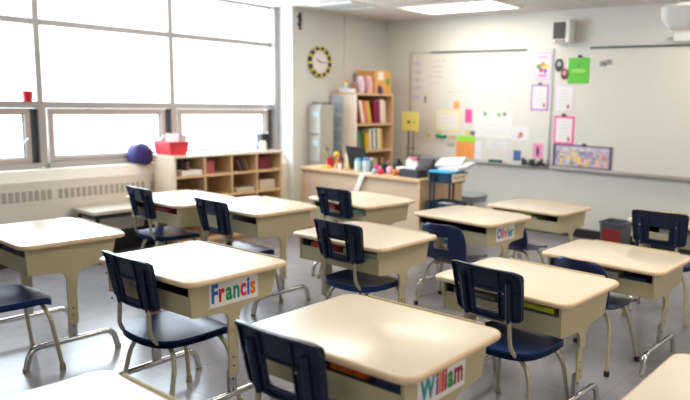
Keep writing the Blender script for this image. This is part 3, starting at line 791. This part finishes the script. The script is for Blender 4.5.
prism(b, [(-.03,.0),(.04,.0),(-.06,-.20),(-.12,-.20)], 'y', -.003, .0)
simple('paper_sheet', 'white paper strip hanging over the teacher desk front edge', 'paper', b, M_paper, (-4.55, TY0-.0005, TH-.001))
b = NB(); box(b, -.05, .03, 0, .10, 0, .002); simple('paper_sheet', 'white paper lying at the teacher desk front edge', 'paper', b, M_paper, (-4.54, TY0+.002, TH))
def blob(name, label, cat, x, y, r, h, c, n=14):
    b = NB(); lathe(b, [(r*.7,0),(r,h*.3),(r*.95,h*.7),(r*.45,h)], n)
    simple(name, label, cat, b, mat('c_%d_%d_%d' % c, c, .5), (x, y, TH), smooth=True)
blob('eraser_pot', 'pink pot between the jars and the dark cup', 'pot', -4.545, 5.10, .028, .09, (240,80,150))
blob('craft_ball', 'light blue ball at the front of the teacher desk', 'ball', -4.47, 4.99, .028, .05, (150,205,235))
blob('craft_ball', 'crimson ball beside the light blue ball', 'ball', -4.39, 4.99, .034, .05, (216,44,84))
blob('craft_ball', 'small magenta ball behind the light blue ball', 'ball', -4.475, 5.07, .024, .045, (230,60,160))
blob('craft_ball', 'pale pink ball behind the crimson ball', 'ball', -4.33, 5.06, .034, .08, (240,190,190))
b = NB(); lathe(b, [(.036,0),(.042,.01),(.042,.09),(.037,.09),(.034,.012)], 18)
simple('pencil_cup', 'dark blue cup of crayons on the teacher desk', 'cup', b, mat('navy_cup', (34,44,92), .4), (-4.44, 5.12, TH), smooth=True)
pens(-4.44, 5.12, TH+.014, 6, .2, .13, [(214,170,130),(60,50,50),(200,150,110)], 'crayons in the dark blue cup')
blob('dark_pot', 'black pot behind the dark blue cup', 'pot', -4.36, 5.22, .05, .14, (30,30,34))
b = NB(); box(b, -.10, .10, -.06, .06, 0, .05, bev=.006); simple('tissue_packet', 'orange packet on the teacher desk left of the black box', 'packet', b, mat('orange_card', (236,120,60), .5, noise=.1), (-4.19, 5.13, TH), .05)
b = NB(); box(b, -.09, .09, -.05, .05, 0, .025, bev=.006); simple('paper_pad', 'white pad on the orange packet', 'pad', b, M_paper, (-4.19, 5.14, TH+.05), .0)
blob('craft_pot', 'small brown and yellow pot in front of the orange packet', 'pot', -4.22, 5.02, .032, .05, (190,120,60))
t = thing('tissue_box', 'black tissue box with a white tissue on the teacher desk', 'tissue box', (-4.02, 5.05, TH), R(-4))
b = NB(); box(b, -.13, .11, -.065, .065, 0, .075, bev=.004); obj('box_body', b, mat('dark_slate_box', (38,44,56), .5), t)
b = NB()
prism(b, [(-.08,.076),(.03,.076),(.055,.12),(.03,.16),(.0,.13),(-.06,.18),(-.10,.14)], 'y', -.012, .012); obj('tissue', b, M_paper, t)
for v in []: pass
pouch('handbag', 'dark brown patterned bag behind the black tissue box', 'bag', -4.00, 5.24, TH, .20, .12, .17, (64,50,54), 0)
pouch('soft_hat', 'grey fabric hat at the back of the teacher desk', 'hat', -4.12, 5.47, TH, .30, .14, .17, (110,112,118), 0)
pouch('pouch', 'dull pink pouch at the back of the teacher desk', 'pouch', -4.36, 5.47, TH, .14, .10, .15, (190,110,130), 0)
# yellow sign on a thin stand
t = thing('sign_stand', 'yellow sign on a thin grey stand left of the whiteboard', 'sign', (-5.24, 6.50, 0))
b = NB(); tube(b, [(-.03,0,.03),(-.03,0,1.08)], .008, 8); tube(b, [(.05,0,.03),(.05,0,1.08)], .008, 8); tube(b, [(-.06,0,.86),(.10,0,.86)], .006, 8); tube(b, [(-.13,-.10,.012),(.01,0,.03),(.14,-.10,.012)], .010, 8); tube(b, [(-.1,.10,.012),(.01,0,.03),(.1,.10,.012)], .010, 8)
obj('stand', b, mat('stand_grey', (110,108,104), .4, metal=.5), t)
b = NB(); box(b, -.135, .13, -.006, .006, 1.07, 1.30, bev=.003); sg = obj('sign_panel', b, mat('sign_yellow', (232,214,112), .6), t)
b = NB()
for cx in (-.02, .065): 
    tube(b, [(cx, -.0062, 1.18), (cx, -.012, 1.18)], .018 if cx < 0 else .010, 10)
obj('magnet', b, M_black, t)

# ================================================================== CART
t = thing('utility_cart', 'teal blue rolling cart behind the Olivier desk', 'cart', (-3.650, 5.09, 0), R(0))
def tray(z, name, w=.295, d=.29, h=.095, parent=t):
    b = NB()
    slab(b, [(w-.03,d-.03,.03,z),(w,d,.04,z+h),(w-.012,d-.012,.036,z+h),(w-.04,d-.04,.026,z+.006)], 0, 0)
    return obj(name, b, M_cartblue, parent, smooth=True)
for z in (.70, .42, .14): tr = tray(z, 'tray')
for sy in (-1, 1):
    for sx in (-1, 1):
        b = NB(); tube(b, [(-.055+sx*.022, sy*.156, .05), (-.055+sx*.022, sy*.156, .795)], .010, 8); obj('post', b, mat('cart_post_blue', (22,44,66), .4), t, smooth=True)
        b = NB(); lathe(b, [(.022,-.010),(.026,-.006),(.026,.006),(.022,.010)], 14)
        for v in b.verts: v.co = Vector((sx*.12+v.co.z, sy*.12+v.co.x, .027+v.co.y))
        obj('caster', b, M_blackrub, t, smooth=True)
        b = NB(); tube(b, [(sx*.12, sy*.12, .04), (sx*.12, sy*.12, .14)], .008, 8); obj('caster_stem', b, M_blackrub, t)
b = NB(); box(b, .1485, .152, -.13, .09, .715, .79); lc = obj('label_card', b, mat('cream_card', (240,226,196), .6), t)
b = NB()
for k in range(4): box(b, .1522, .1527, -.10+k*.045, -.075+k*.045, .745, .768)
obj('card_marks', b, mat('pencil_grey', (170,165,150), .7), lc)
b = NB(); slab(b, [(.245,.24,.03,0),(.270,.265,.03,.030),(.268,.263,.03,.050),(.25,.245,.03,.056)], 0, 0)
simple('plastic_tray', 'bright cyan plastic tray set into the top of the cart', 'tray', b, M_cyan, (-3.650, 5.09, .752), smooth=True)
for k, (dx, dy, dz, c, lab, rx) in enumerate(((.05,.02,.0,(226,222,232),'white papers lying on the cyan tray',4),(.09,.04,.03,(214,214,222),'grey-white folder leaning on the cart papers',12),(-.02,.06,.055,(240,238,236),'top white paper sheet tilted up on the cart',18))):
    b = NB(); box(b, -.13, .13, -.09, .09, 0, .02, bev=.002, M=Matrix.Rotation(R(rx), 4, 'X') @ Matrix.Rotation(R(-rx*.3), 4, 'Y'))
    simple('paper_stack', lab, 'papers', b, mat('c_%d_%d_%d' % c, c, .6), (-3.66+dx, 5.13+dy, .815+dz), R(12*k-8))
b = NB(); slab(b, [(.22,.20,.02,0),(.23,.21,.02,.06)], 0, 0); simple('paper_stack', 'white papers in the middle tray of the cart', 'papers', b, M_paper, (-3.650, 5.09, .428))
# clear storage boxes behind the cart
for k, (z, lab) in enumerate(((0, 'clear plastic storage box on the floor behind the cart'), (.232, 'clear plastic storage box stacked on top behind the cart'))):
    t = thing('storage_box', lab, 'storage box', (-4.14, 6.12, z))
    b = NB(); slab(b, [(.38,.28,.03,0),(.42,.31,.04,.19),(.405,.30,.036,.19),(.41,.27,.028,.006)], 0, 0); obj('box_body', b, mat('frosted_plastic', (196,206,210), .3, trans=.5), t, smooth=True)
    b = NB(); slab(b, [(.435,.325,.04,.1905),(.44,.33,.04,.205),(.41,.30,.036,.212)], 0, 0); obj('box_lid', b, mat('lid_grey', (150,162,170), .35), t, smooth=True)
    b = NB(); box(b, -.17, .17, -.10, .10, .010, .14, bev=.01); obj_c = simple('craft_supplies', 'grey craft supplies inside the '+('lower' if k == 0 else 'upper')+' clear box', 'supplies', b, mat('supplies_grey', (150,156,160), .6, noise=.35, nscale=25), (-4.14, 6.12, z+.0))
# grey bin with red label
t = thing('storage_bin', 'dark grey bin with a red label on the floor by the whiteboard wall', 'bin', (-2.53, 6.47, 0), R(-3))
b = NB(); slab(b, [(.22,.22,.03,0),(.25,.28,.035,.275),(.27,.30,.04,.28),(.27,.30,.04,.292),(.23,.26,.03,.292),(.205,.205,.025,.008)], 0, 0); obj('bin_body', b, M_greyd, t, smooth=True)
b = NB(); box(b, -.075, .118, -.150, -.146, .08, .225); rl = obj('red_label', b, mat('label_red', (150,36,42), .5, noise=.05), t)
b = NB()
for r_ in range(3):
    for k in range(6): box(b, -.06+k*.028, -.045+k*.028, -.1512, -.1505, .125+r_*.035, .133+r_*.035)
obj('label_marks', b, mat('label_dark_red', (112,26,32), .6), rl)

# ================================================================== WHITEBOARDS AND WHAT HANGS ON THEM
YW = YB-.02
def whiteboard(x0, x1, label):
    t = thing('whiteboard', label, 'whiteboard', ((x0+x1)/2, YB, 0)); w = (x1-x0)/2
    b = NB(); box(b, -w+.012, w-.012, -.018, -.002, .762, 2.028); obj('writing_surface', b, M_board, t)
    b = NB(); box(b, -w, w, -.024, -.001, 2.0285, 2.042); box(b, -w, w, -.026, -.001, .744, .7615); box(b, -w, -w+.0115, -.024, -.001, .762, 2.028); box(b, w-.0115, w, -.024, -.001, .762, 2.028)
    obj('frame', b, M_alu, t)
    b = NB(); prism(b, [(-.085,.738),(-.085,.75),(-.078,.744),(-.0265,.744),(-.0265,.736)], 'x', -w+.03, w-.03); obj('marker_tray', b, M_alu, t)
    return t
wl = whiteboard(-5.48, -3.485, 'left whiteboard covered in notes and handwriting')
wr = whiteboard(-3.470, -.95, 'right whiteboard, mostly blank, with the dark map rail')
for w_, (x0, x1) in ((wl, (-5.15, -3.81)), (wr, (-3.05, -1.0))):
    b = NB(); box(b, x0-w_.location.x, x1-w_.location.x, -.034, -.0245, 2.026, 2.044); obj('map_rail', b, M_dgreen, w_)
# handwriting strokes (marker) on the left board
random.seed(3)
INK_F = [mat('faded_blue_ink', (120,144,186), .5), mat('faded_purple_ink', (150,124,166), .5)]
def scribble(x0, x1, z, h, mi):
    b = NB(); n = int((x1-x0)/.012); pr_ = []
    for k in range(n):
        c = Vector((x0+k*.012-wl.location.x, -.0186, z+random.uniform(-h, h)))
        d = Vector((0,0,.0022 if random.random() > .14 else .0002))
        pr_.append((b.verts.new(c-d), b.verts.new(c+d)))
    for p, q in zip(pr_, pr_[1:]): b.faces.new((p[0], q[0], q[1], p[1]))
    obj('handwriting', b, INK_F[mi], wl)
for z, x0, x1, mi in ((1.93,-5.15,-4.9,1),(1.86,-5.16,-4.95,1),(1.80,-5.15,-4.98,1),(1.74,-5.2,-4.95,1),(1.66,-5.17,-5.0,1),(1.90,-4.75,-4.45,0),(1.83,-4.35,-3.95,0),(1.77,-4.3,-3.9,0),(1.70,-4.45,-4.0,0),(1.62,-4.35,-3.9,0),(1.56,-4.4,-4.1,1),(1.50,-4.3,-3.95,0),(1.44,-4.25,-3.9,0),(1.55,-4.9,-4.6,1),(1.80,-4.85,-4.55,1)):
    scribble(x0, x1, z, .012, mi)
for k in range(3): scribble(-4.95, -4.75, 1.0-.04*k, .006, 0)
YS = YB-.0195
def sheet(name, label, cat, x0, x1, z0, z1, c, border=None, th=.0015, dy=0., lines=None):
    cx, cz = (x0+x1)/2, (z0+z1)/2
    b = NB(); w, h = (x1-x0)/2, (z1-z0)/2
    box(b, -w, w, -th, 0, -h, h)
    o = simple(name, label, cat, b, mat('c_%d_%d_%d' % c, c, .6), (cx, YS-dy, cz))
    if border:
        b = NB(); q = border[1]; box(b, -w+q, w-q, -th-.0006, -th-.0001, -h+q, h-q)
        obj('inner_sheet', b, mat('c_%d_%d_%d' % border[0], border[0], .6), o)
    if lines:
        b = NB(); n, lc, q = lines
        for k in range(n):
            z = h*.62-k*(h*1.2/max(1, n-1)); ww = (w-q)*random.uniform(.55, .85)
            box(b, -ww, ww, -th-.0014, -th-.0008, z-.004, z+.003)
        obj('printed_lines', b, mat('c_%d_%d_%d' % lc, lc, .7), o)
    return o
def dots(o, pts, cols, th=.0015):
    """printed picture: coloured blotches on a sheet, local x,z,rx,rz,colour index"""
    b = NB()
    for k, (x, z, rx, rz, ci) in enumerate(pts):
        vs = [b.verts.new((x+rx*math.cos(a*math.pi/5), -th-.0010-.00006*k, z+rz*math.sin(a*math.pi/5))) for a in range(10)]
        f = b.faces.new(vs); f.material_index = ci
    return obj('printed_picture', b, [mat('c_%d_%d_%d' % c, c, .6) for c in cols], o)
def clip(label, x, z, c=(30,30,34), w=.022, h=.022):
    b = NB(); box(b, -w, w, -.016, 0, -h/2, h/2, bev=.003); tube(b, [(-w*.5,-.010,h/2-.001),(0,-.012,h/2+.012),(w*.5,-.010,h/2-.001)], .002, 6)
    simple('magnet_clip', label, 'clip', b, mat('c_%d_%d_%d' % c, c, .5), (x, YS-.0033, z))
sheet('sticky_note', 'small orange note above the yellow-bordered sheet', 'note', -4.79, -4.71, 1.355, 1.445, (232,176,90))
sheet('sticky_note', 'magenta pink note on the left whiteboard', 'note', -4.62, -4.52, 1.195, 1.355, (246,84,170))
sheet('notice_sheet', 'white sheet with a yellow border on the left whiteboard', 'paper', -5.07, -4.69, 1.075, 1.335, (244,228,150), border=((240,234,226), .022), lines=(4,(220,214,204),.05))
sheet('chart_paper', 'large plain white sheet in the middle of the left whiteboard', 'paper', -4.49, -3.95, 1.03, 1.325, (240,238,236), lines=(3,(222,220,222),.1))
b = NB(); tube(b, [(-.07,0,0),(-.02,-.01,.006),(.02,-.01,-.005),(.07,0,.004)], .020, 8); simple('marker_holder', 'green marker bundle stuck on the left whiteboard', 'markers', b, mat('marker_green', (30,150,84), .5), (-4.96, YS-.022, 1.015), smooth=True)
for x, z, c, lab in ((-5.16,1.025,(224,196,70),'yellow round magnet left of the green bundle'),(-4.335,1.31,(70,170,110),'green magnet at the left top of the large white sheet'),(-4.145,1.305,(120,190,140),'green magnet at the right top of the large white sheet'),(-4.07,1.315,(150,150,150),'grey magnet at the top right of the large white sheet')):
    b = NB(); lathe(b, [(.022,0),(.022,.008),(.015,.012)], 14)
    for v in b.verts: v.co = Vector((v.co.x, -v.co.z, v.co.y))
    simple('round_magnet', lab, 'magnet', b, mat('c_%d_%d_%d' % c, c, .45), (x, YS-.0017, z))
sheet('green_card', 'lime green card above the orange sheet', 'card', -4.72, -4.465, .965, 1.035, (166,230,60), dy=.003)
sheet('orange_sheet', 'bright orange sheet low on the left whiteboard', 'paper', -4.735, -4.475, .765, .964, (250,164,84), dy=.003, lines=(4,(244,150,72),.02))
sheet('white_strip', 'white sheet right of the orange sheet', 'paper', -4.46, -4.37, .765, .985, (238,236,240))
for x0, x1, z0, z1, c, lab in ((-4.86,-4.74,.975,1.03,(214,180,120),'tan photo print left of the lime card'),(-4.88,-4.76,.89,.945,(186,180,160),'lower grey-tan photo print left of the orange sheet'),(-4.61,-4.54,1.05,1.105,(226,208,110),'small yellow picture under the magenta note'),(-4.535,-4.47,1.045,1.10,(140,124,150),'small dark purple picture under the magenta note')):
    o = sheet('photo_print', lab, 'photo', x0, x1, z0, z1, c)
sheet('lined_note', 'pale lined note low between orange sheet and blue card', 'note', -4.30, -4.02, .90, 1.02, (232,230,232), lines=(3,(206,204,210),.03))
o = sheet('drawing', 'small drawing of a pink and orange figure on the left whiteboard', 'drawing', -3.955, -3.735, 1.02, 1.175, (238,236,236), lines=None)
dots(o, [(0,-.02,.035,.028,0),(0,.0,.022,.02,1),(-.02,-.045,.02,.012,2)], [(222,140,120),(200,90,110),(170,150,210)])
b = NB(); box(b, -.08, .08, -.05, 0, 0, .035, bev=.006); simple('board_eraser', 'dark green eraser on the whiteboard tray', 'eraser', b, mat('eraser_green', (44,84,80), .7), (-4.155, YS-.0075, .7445))
sheet('blue_card', 'blue card low on the left whiteboard', 'card', -3.93, -3.83, .785, .905, (84,112,176), lines=(3,(60,80,150),.01))
sheet('pale_card', 'pale pinkish card left of the blue card', 'card', -4.03, -3.96, .78, .91, (228,216,224))
o = sheet('pink_card', 'pink card with a dark statue shape at the left whiteboard corner', 'card', -3.68, -3.555, .84, 1.0, (240,150,196))
dots(o, [(0,-.01,.018,.055,0),(0,.03,.010,.025,0)], [(60,44,80)])
pts = []
b = NB()
for k in range(9):
    x = -.13+k*.033; box(b, x, x+.03, -.03, 0, .0+.01*math.sin(k), .06+.03*math.sin(k*1.9+1), bev=.006)
simple('toy_car', 'dark toy racing car on the tray under the pink card', 'toy', b, mat('toy_dark', (40,46,58), .4, noise=.5, nscale=60), (-3.655, YS-.04, .7445))
# documents round the seam
o = sheet('certificate', 'lavender sheet with colourful flowers at the top of the seam', 'paper', -3.705, -3.50, 1.70, 2.00, (224,196,226), border=((238,228,238), .018))
dots(o, [(-.05,.0,.03,.028,0),(0,.02,.028,.03,1),(.04,.0,.03,.03,2),(-.02,-.04,.028,.025,3),(.03,-.05,.022,.025,4),(0,-.10,.07,.02,5),(-.0,.10,.07,.012,5)], [(80,160,80),(236,150,70),(230,210,90),(200,70,80),(120,90,170),(214,160,210)])
o = sheet('certificate', 'purple-bordered letter below the flowered sheet', 'paper', -3.735, -3.515, 1.365, 1.655, (190,140,206), border=((240,236,238), .022), lines=(6,(206,200,208),.04))
dots(o, [(.06,-.085,.014,.022,0)], [(180,80,90)], .004)
clip('grey clip on the purple-bordered letter', -3.625, 1.66, (130,130,134))
o = sheet('certificate', 'pale lilac letter on the right whiteboard next to the seam', 'paper', -3.435, -3.215, 1.36, 1.645, (228,214,234), border=((238,236,236), .014), lines=(6,(210,206,212),.03))
dots(o, [(.05,-.085,.014,.022,0)], [(190,70,80)], .004)
o = sheet('certificate', 'hot pink bordered letter on the right whiteboard', 'paper', -3.43, -3.19, 1.01, 1.315, (248,104,168), border=((244,238,238), .024), lines=(6,(214,206,210),.04), dy=.002)
dots(o, [(.06,-.095,.014,.022,0)], [(150,60,60)], .004)
clip('black clip on the hot pink letter', -3.315, 1.325)
o = sheet('green_notice', 'bright green notice on the right whiteboard', 'paper', -3.295, -3.055, 1.665, 1.935, (96,200,60), dy=.002)
dots(o, [(-.0,.0,.09,.020,0),(0,.05,.012,.012,1)], [(160,222,110),(50,110,50)])
clip('black clip holding the green notice', -3.165, 1.95, (60,50,90))
for x, z, rx, rz, c1, c2, lab in ((-3.405,1.86,.05,.07,(56,56,64),(190,190,196),'oval black and white photo left of the green notice'),(-3.335,1.765,.042,.060,(150,60,60),(220,180,170),'oval red photo overlapping the black and white one')):
    b = NB(); lathe(b, [(1,0),(1,.004)], 20)
    for v in b.verts: v.co = Vector((v.co.x*rx, -v.co.z, v.co.y*rz))
    o = simple('oval_photo', lab, 'photo', b, mat('c_%d_%d_%d' % c1, c1, .5), (x, YS-.003 if z > 1.8 else YS-.0075, z))
    dots(o, [(0,.01,rx*.45,rz*.45,0),(0,-.03,rx*.6,rz*.3,1)], [c2, (60,40,44)], .0035)
b = NB(); box(b, -.055, -.005, -.02, 0, -.03, .02, bev=.006); box(b, .0, .055, -.02, 0, -.01, .035, bev=.006); b2 = b
simple('magnet_pair', 'small grey magnet pair right of the green notice', 'magnet', b, mat('magnet_grey', (150,150,148), .4), (-2.88, YS, 1.875))
# long colourful poster at the bottom of the right board
o = sheet('poster', 'long colourful abstract poster low on the right whiteboard', 'poster', -3.425, -2.745, .768, 1.01, (206,190,206))
random.seed(11)
pts = []
for k in range(80):
    x = random.uniform(-.31, .31); z = random.uniform(-.105, .105)
    ci = random.choice([0,0,1,1,2,3,4,5,6]) if z < .04 else random.choice([2,2,6,6,3,1])
    pts.append((x, z, random.uniform(.018,.05), random.uniform(.012,.03), ci))
dots(o, pts, [(240,212,140),(232,190,200),(196,190,214),(140,166,206),(216,140,150),(150,160,170),(226,214,222)])
b = NB(); box(b, -.34, -.31, -.0095, -.0085, -.12, .12); box(b, .315, .34, -.0095, -.0085, -.12, .12); box(b, -.31, .315, -.0095, -.0085, .108, .12); box(b, -.31, .315, -.0095, -.0085, -.12, -.112); obj('poster_border', b, mat('plum', (96,74,110), .6), o)
clip('black clip at the top of the long poster', -3.06, 1.015)
# labels at the left edge of the left board
for k, z in enumerate((1.90, 1.80, 1.70, 1.60, 1.48)):
    sheet('magnet_label', 'faint lilac label strip, %s from the top, left edge of the whiteboard' % ('first','second','third','fourth','fifth')[k], 'label', -5.43, -5.33+.02*(k % 2), z-.025, z+.025, (208,206,220) if k % 2 else (214,200,220))
sheet('magnet_label', 'small dark blue strip above the yellow-bordered sheet', 'label', -5.245, -5.22, 1.42, 1.50, (60,76,90))

# wall speaker above the boards
t = thing('wall_speaker', 'white wall speaker with a dark grille above the whiteboards', 'speaker', (-3.33, YB, 2.20))
b = NB(); box(b, -.11, .095, -.16, -.02, -.115, .12, bev=.012); obj('speaker_body', b, M_white, t)
b = NB(); box(b, -.095, .045, -.168, -.1605, -.075, .10, bev=.003); obj('speaker_grille', b, mat('grille_dark', (84,84,84), .7, noise=.2, nscale=200), t)
b = NB(); box(b, -.03, .03, -.02, 0, -.05, .05); obj('bracket', b, M_alu, t)
b = NB()
for k in range(3): box(b, -.06+k*.04, -.035+k*.04, -.1645, -.1605, -.105, -.088)
obj('buttons', b, M_gasket, t)
# projector at the top right
t = thing('projector', 'white projector hanging from the ceiling at the top right', 'projector', (-1.765, 5.90, 2.205))
b = NB(); slab(b, [(.34,.24,.05,-.115),(.44,.34,.07,-.055),(.46,.36,.08,.0),(.46,.36,.08,.055),(.40,.30,.07,.075)], 1, 0); obj('projector_body', b, [M_white, M_white], t, smooth=True)
b = NB(); box(b, -.13, .13, -.03, .15, .0755, .10, bev=.006); obj('mount_plate', b, M_white, t)
b = NB(); tube(b, [(.02,.05,.10),(.02,.05,ZC-2.205)], .03, 14); tube(b, [(.16,.02,.05),(.17,.03,.14),(.2,.05,ZC-2.205)], .006, 6); obj('mount_pole', b, M_alu, t, smooth=True)
b = NB(); lathe(b, [(.05,0),(.05,.02),(.035,.02)], 20)
for v in b.verts: v.co = Vector((-.08+v.co.x, .181+v.co.z, v.co.y))
obj('lens', b, M_black, t)
t = thing('pen_sensor', 'small white sensor bar on the wall under the projector', 'sensor', (-2.12, YB, 2.115))
b = NB(); box(b, -.07, .11, -.05, 0, -.045, .045, bev=.008); obj('sensor_case', b, M_white, t)
b = NB(); tube(b, [(-.08,-.03,-.02),(-.10,-.04,-.01),(-.13,-.04,-.02)], .008, 8); obj('cable_stub', b, M_alu, t)

# wall clock on the clock wall
CK = (XW, 5.615, 1.862)
t = thing('wall_clock', 'round wall clock with a black and yellow rim', 'clock', CK)
def disc(b, r0, r1, x0, x1, n=36, mi=0):
    lathe_pts = []
    for k in range(n):
        a0, a1 = 2*math.pi*k/n, 2*math.pi*(k+1)/n
        q = lambda r, a, x: b.verts.new((x, r*math.cos(a), r*math.sin(a)))
        V = [q(r0,a0,x1),q(r1,a0,x1),q(r1,a1,x1),q(r0,a1,x1)] if r0 else [q(r1,a0,x1),q(r1,a1,x1),b.verts.new((x1,0,0))]
        b.faces.new(V).material_index = mi(k) if callable(mi) else mi
        b.faces.new([q(r1,a0,x0),q(r1,a1,x0),q(r1,a1,x1),q(r1,a0,x1)]).material_index = mi(k) if callable(mi) else mi
        if r0: b.faces.new([q(r0,a0,x0),q(r0,a0,x1),q(r0,a1,x1),q(r0,a1,x0)]).material_index = mi(k) if callable(mi) else mi
b = NB(); disc(b, .135, .175, .0, .032, 36, lambda k: 1 if k % 3 == 0 else 0); obj('rim', b, [mat('rim_black', (34,44,44), .4), mat('rim_yellow', (226,206,50), .4)], t)
b = NB(); disc(b, 0, .1345, .0, .014); obj('clock_face', b, mat('clock_white', (232,228,228), .4), t)
b = NB()
for k in range(12):
    a = R(30*k); c = Vector((.0145, .112*math.sin(a), .112*math.cos(a)))
    box(b, c.x, c.x+.0008, c.y-.004, c.y+.004, c.z-.006, c.z+.006)
obj('hour_marks', b, mat('mark_grey', (150,140,150), .5), t)
for nm, ang, ln, w in (('hour_hand', 300, .065, .006), ('minute_hand', 95, .10, .004)):
    b = NB(); box(b, .016, .018, -w, w, -.015, ln, M=Matrix.Rotation(R(-ang), 4, 'X')); obj(nm, b, M_black, t)
# small hanging dark ornament near the ceiling by the reveal
t = thing('fish_ornament', 'small black and green ornament hung at the top of the clock wall', 'ornament', (XW, 5.30, 2.19))
b = NB(); box(b, .0, .012, -.042, .038, 0, .21, bev=.004); obj('backing', b, M_white, t)
b = NB()
for k, (z, r_) in enumerate(((.03,.018),(.07,.024),(.115,.022),(.155,.026),(.185,.018))):
    s_ = bmesh.ops.create_icosphere(b, subdivisions=1, radius=r_*1.25, matrix=Matrix.Translation((.022, .004*(-1)**k, z)))
obj('dark_beads', b, mat('bead_dark', (40,54,48), .5, noise=.4, nscale=60), t, smooth=True)
# door-sized smoke sprinkler on ceiling
t = thing('sprinkler', 'tiny sprinkler head on the ceiling beside the panel light', 'sprinkler', (-5.0, 5.75, ZC))
b = NB(); lathe(b, [(.03,-.004),(.03,0)], 12); obj('escutcheon', b, M_white, t)
b = NB(); lathe(b, [(.014,-.03),(.008,-.026),(.006,-.004)], 10); obj('sprinkler_head', b, M_alu, t)

# ================================================================== LIGHT
w = bpy.data.worlds.new('overcast_sky'); scene.world = w; w.use_nodes = True
bg = w.node_tree.nodes['Background']; bg.inputs['Color'].default_value = (.93,.97,1,1); bg.inputs['Strength'].default_value = 2.6
def area(name, loc, rot, sx, sy, power, color):
    l = bpy.data.lights.new(name, 'AREA'); l.shape = 'RECTANGLE'; l.size = sx; l.size_y = sy; l.energy = power; l.color = color
    o = bpy.data.objects.new(name, l); COL.objects.link(o); o.location = loc; o.rotation_euler = rot; return o
area('daylight', (XG-.35, 3.05, 1.75), (0, R(-90), 0), 1.7, 4.3, 205, (.76,.88,1))

# ================================================================== CAMERA
cam = bpy.data.cameras.new('camera'); co = bpy.data.objects.new('camera', cam); COL.objects.link(co)
rt = Vector((0.7941379295783672, 0.6072601031778039, 0.024085595144551303)); up = Vector((-0.1078159138094324, 0.10177072629805063, 0.9889481523306488)); fw = Vector((-0.5980975485106266, 0.7879580486023671, -0.14629229681814576))
Mx = Matrix(((rt.x, up.x, -fw.x, 0), (rt.y, up.y, -fw.y, 0), (rt.z, up.z, -fw.z, 1.449327840254149), (0,0,0,1)))
co.matrix_world = Mx
cam.sensor_width = 36; cam.lens = 36*673.9606364938745/690; cam.shift_x = -(428.28548914705664-345)/690
cam.clip_start = .05
cam.dof.use_dof = True; cam.dof.focus_distance = 3.1; cam.dof.aperture_fstop = 1.6
scene.camera = co
scene.view_settings.view_transform = 'Standard'; scene.view_settings.look = 'None'; scene.view_settings.exposure = 0.24
scene.cycles.use_denoising = True
scene.cycles.max_bounces = 8; scene.cycles.caustics_reflective = False; scene.cycles.caustics_refractive = False
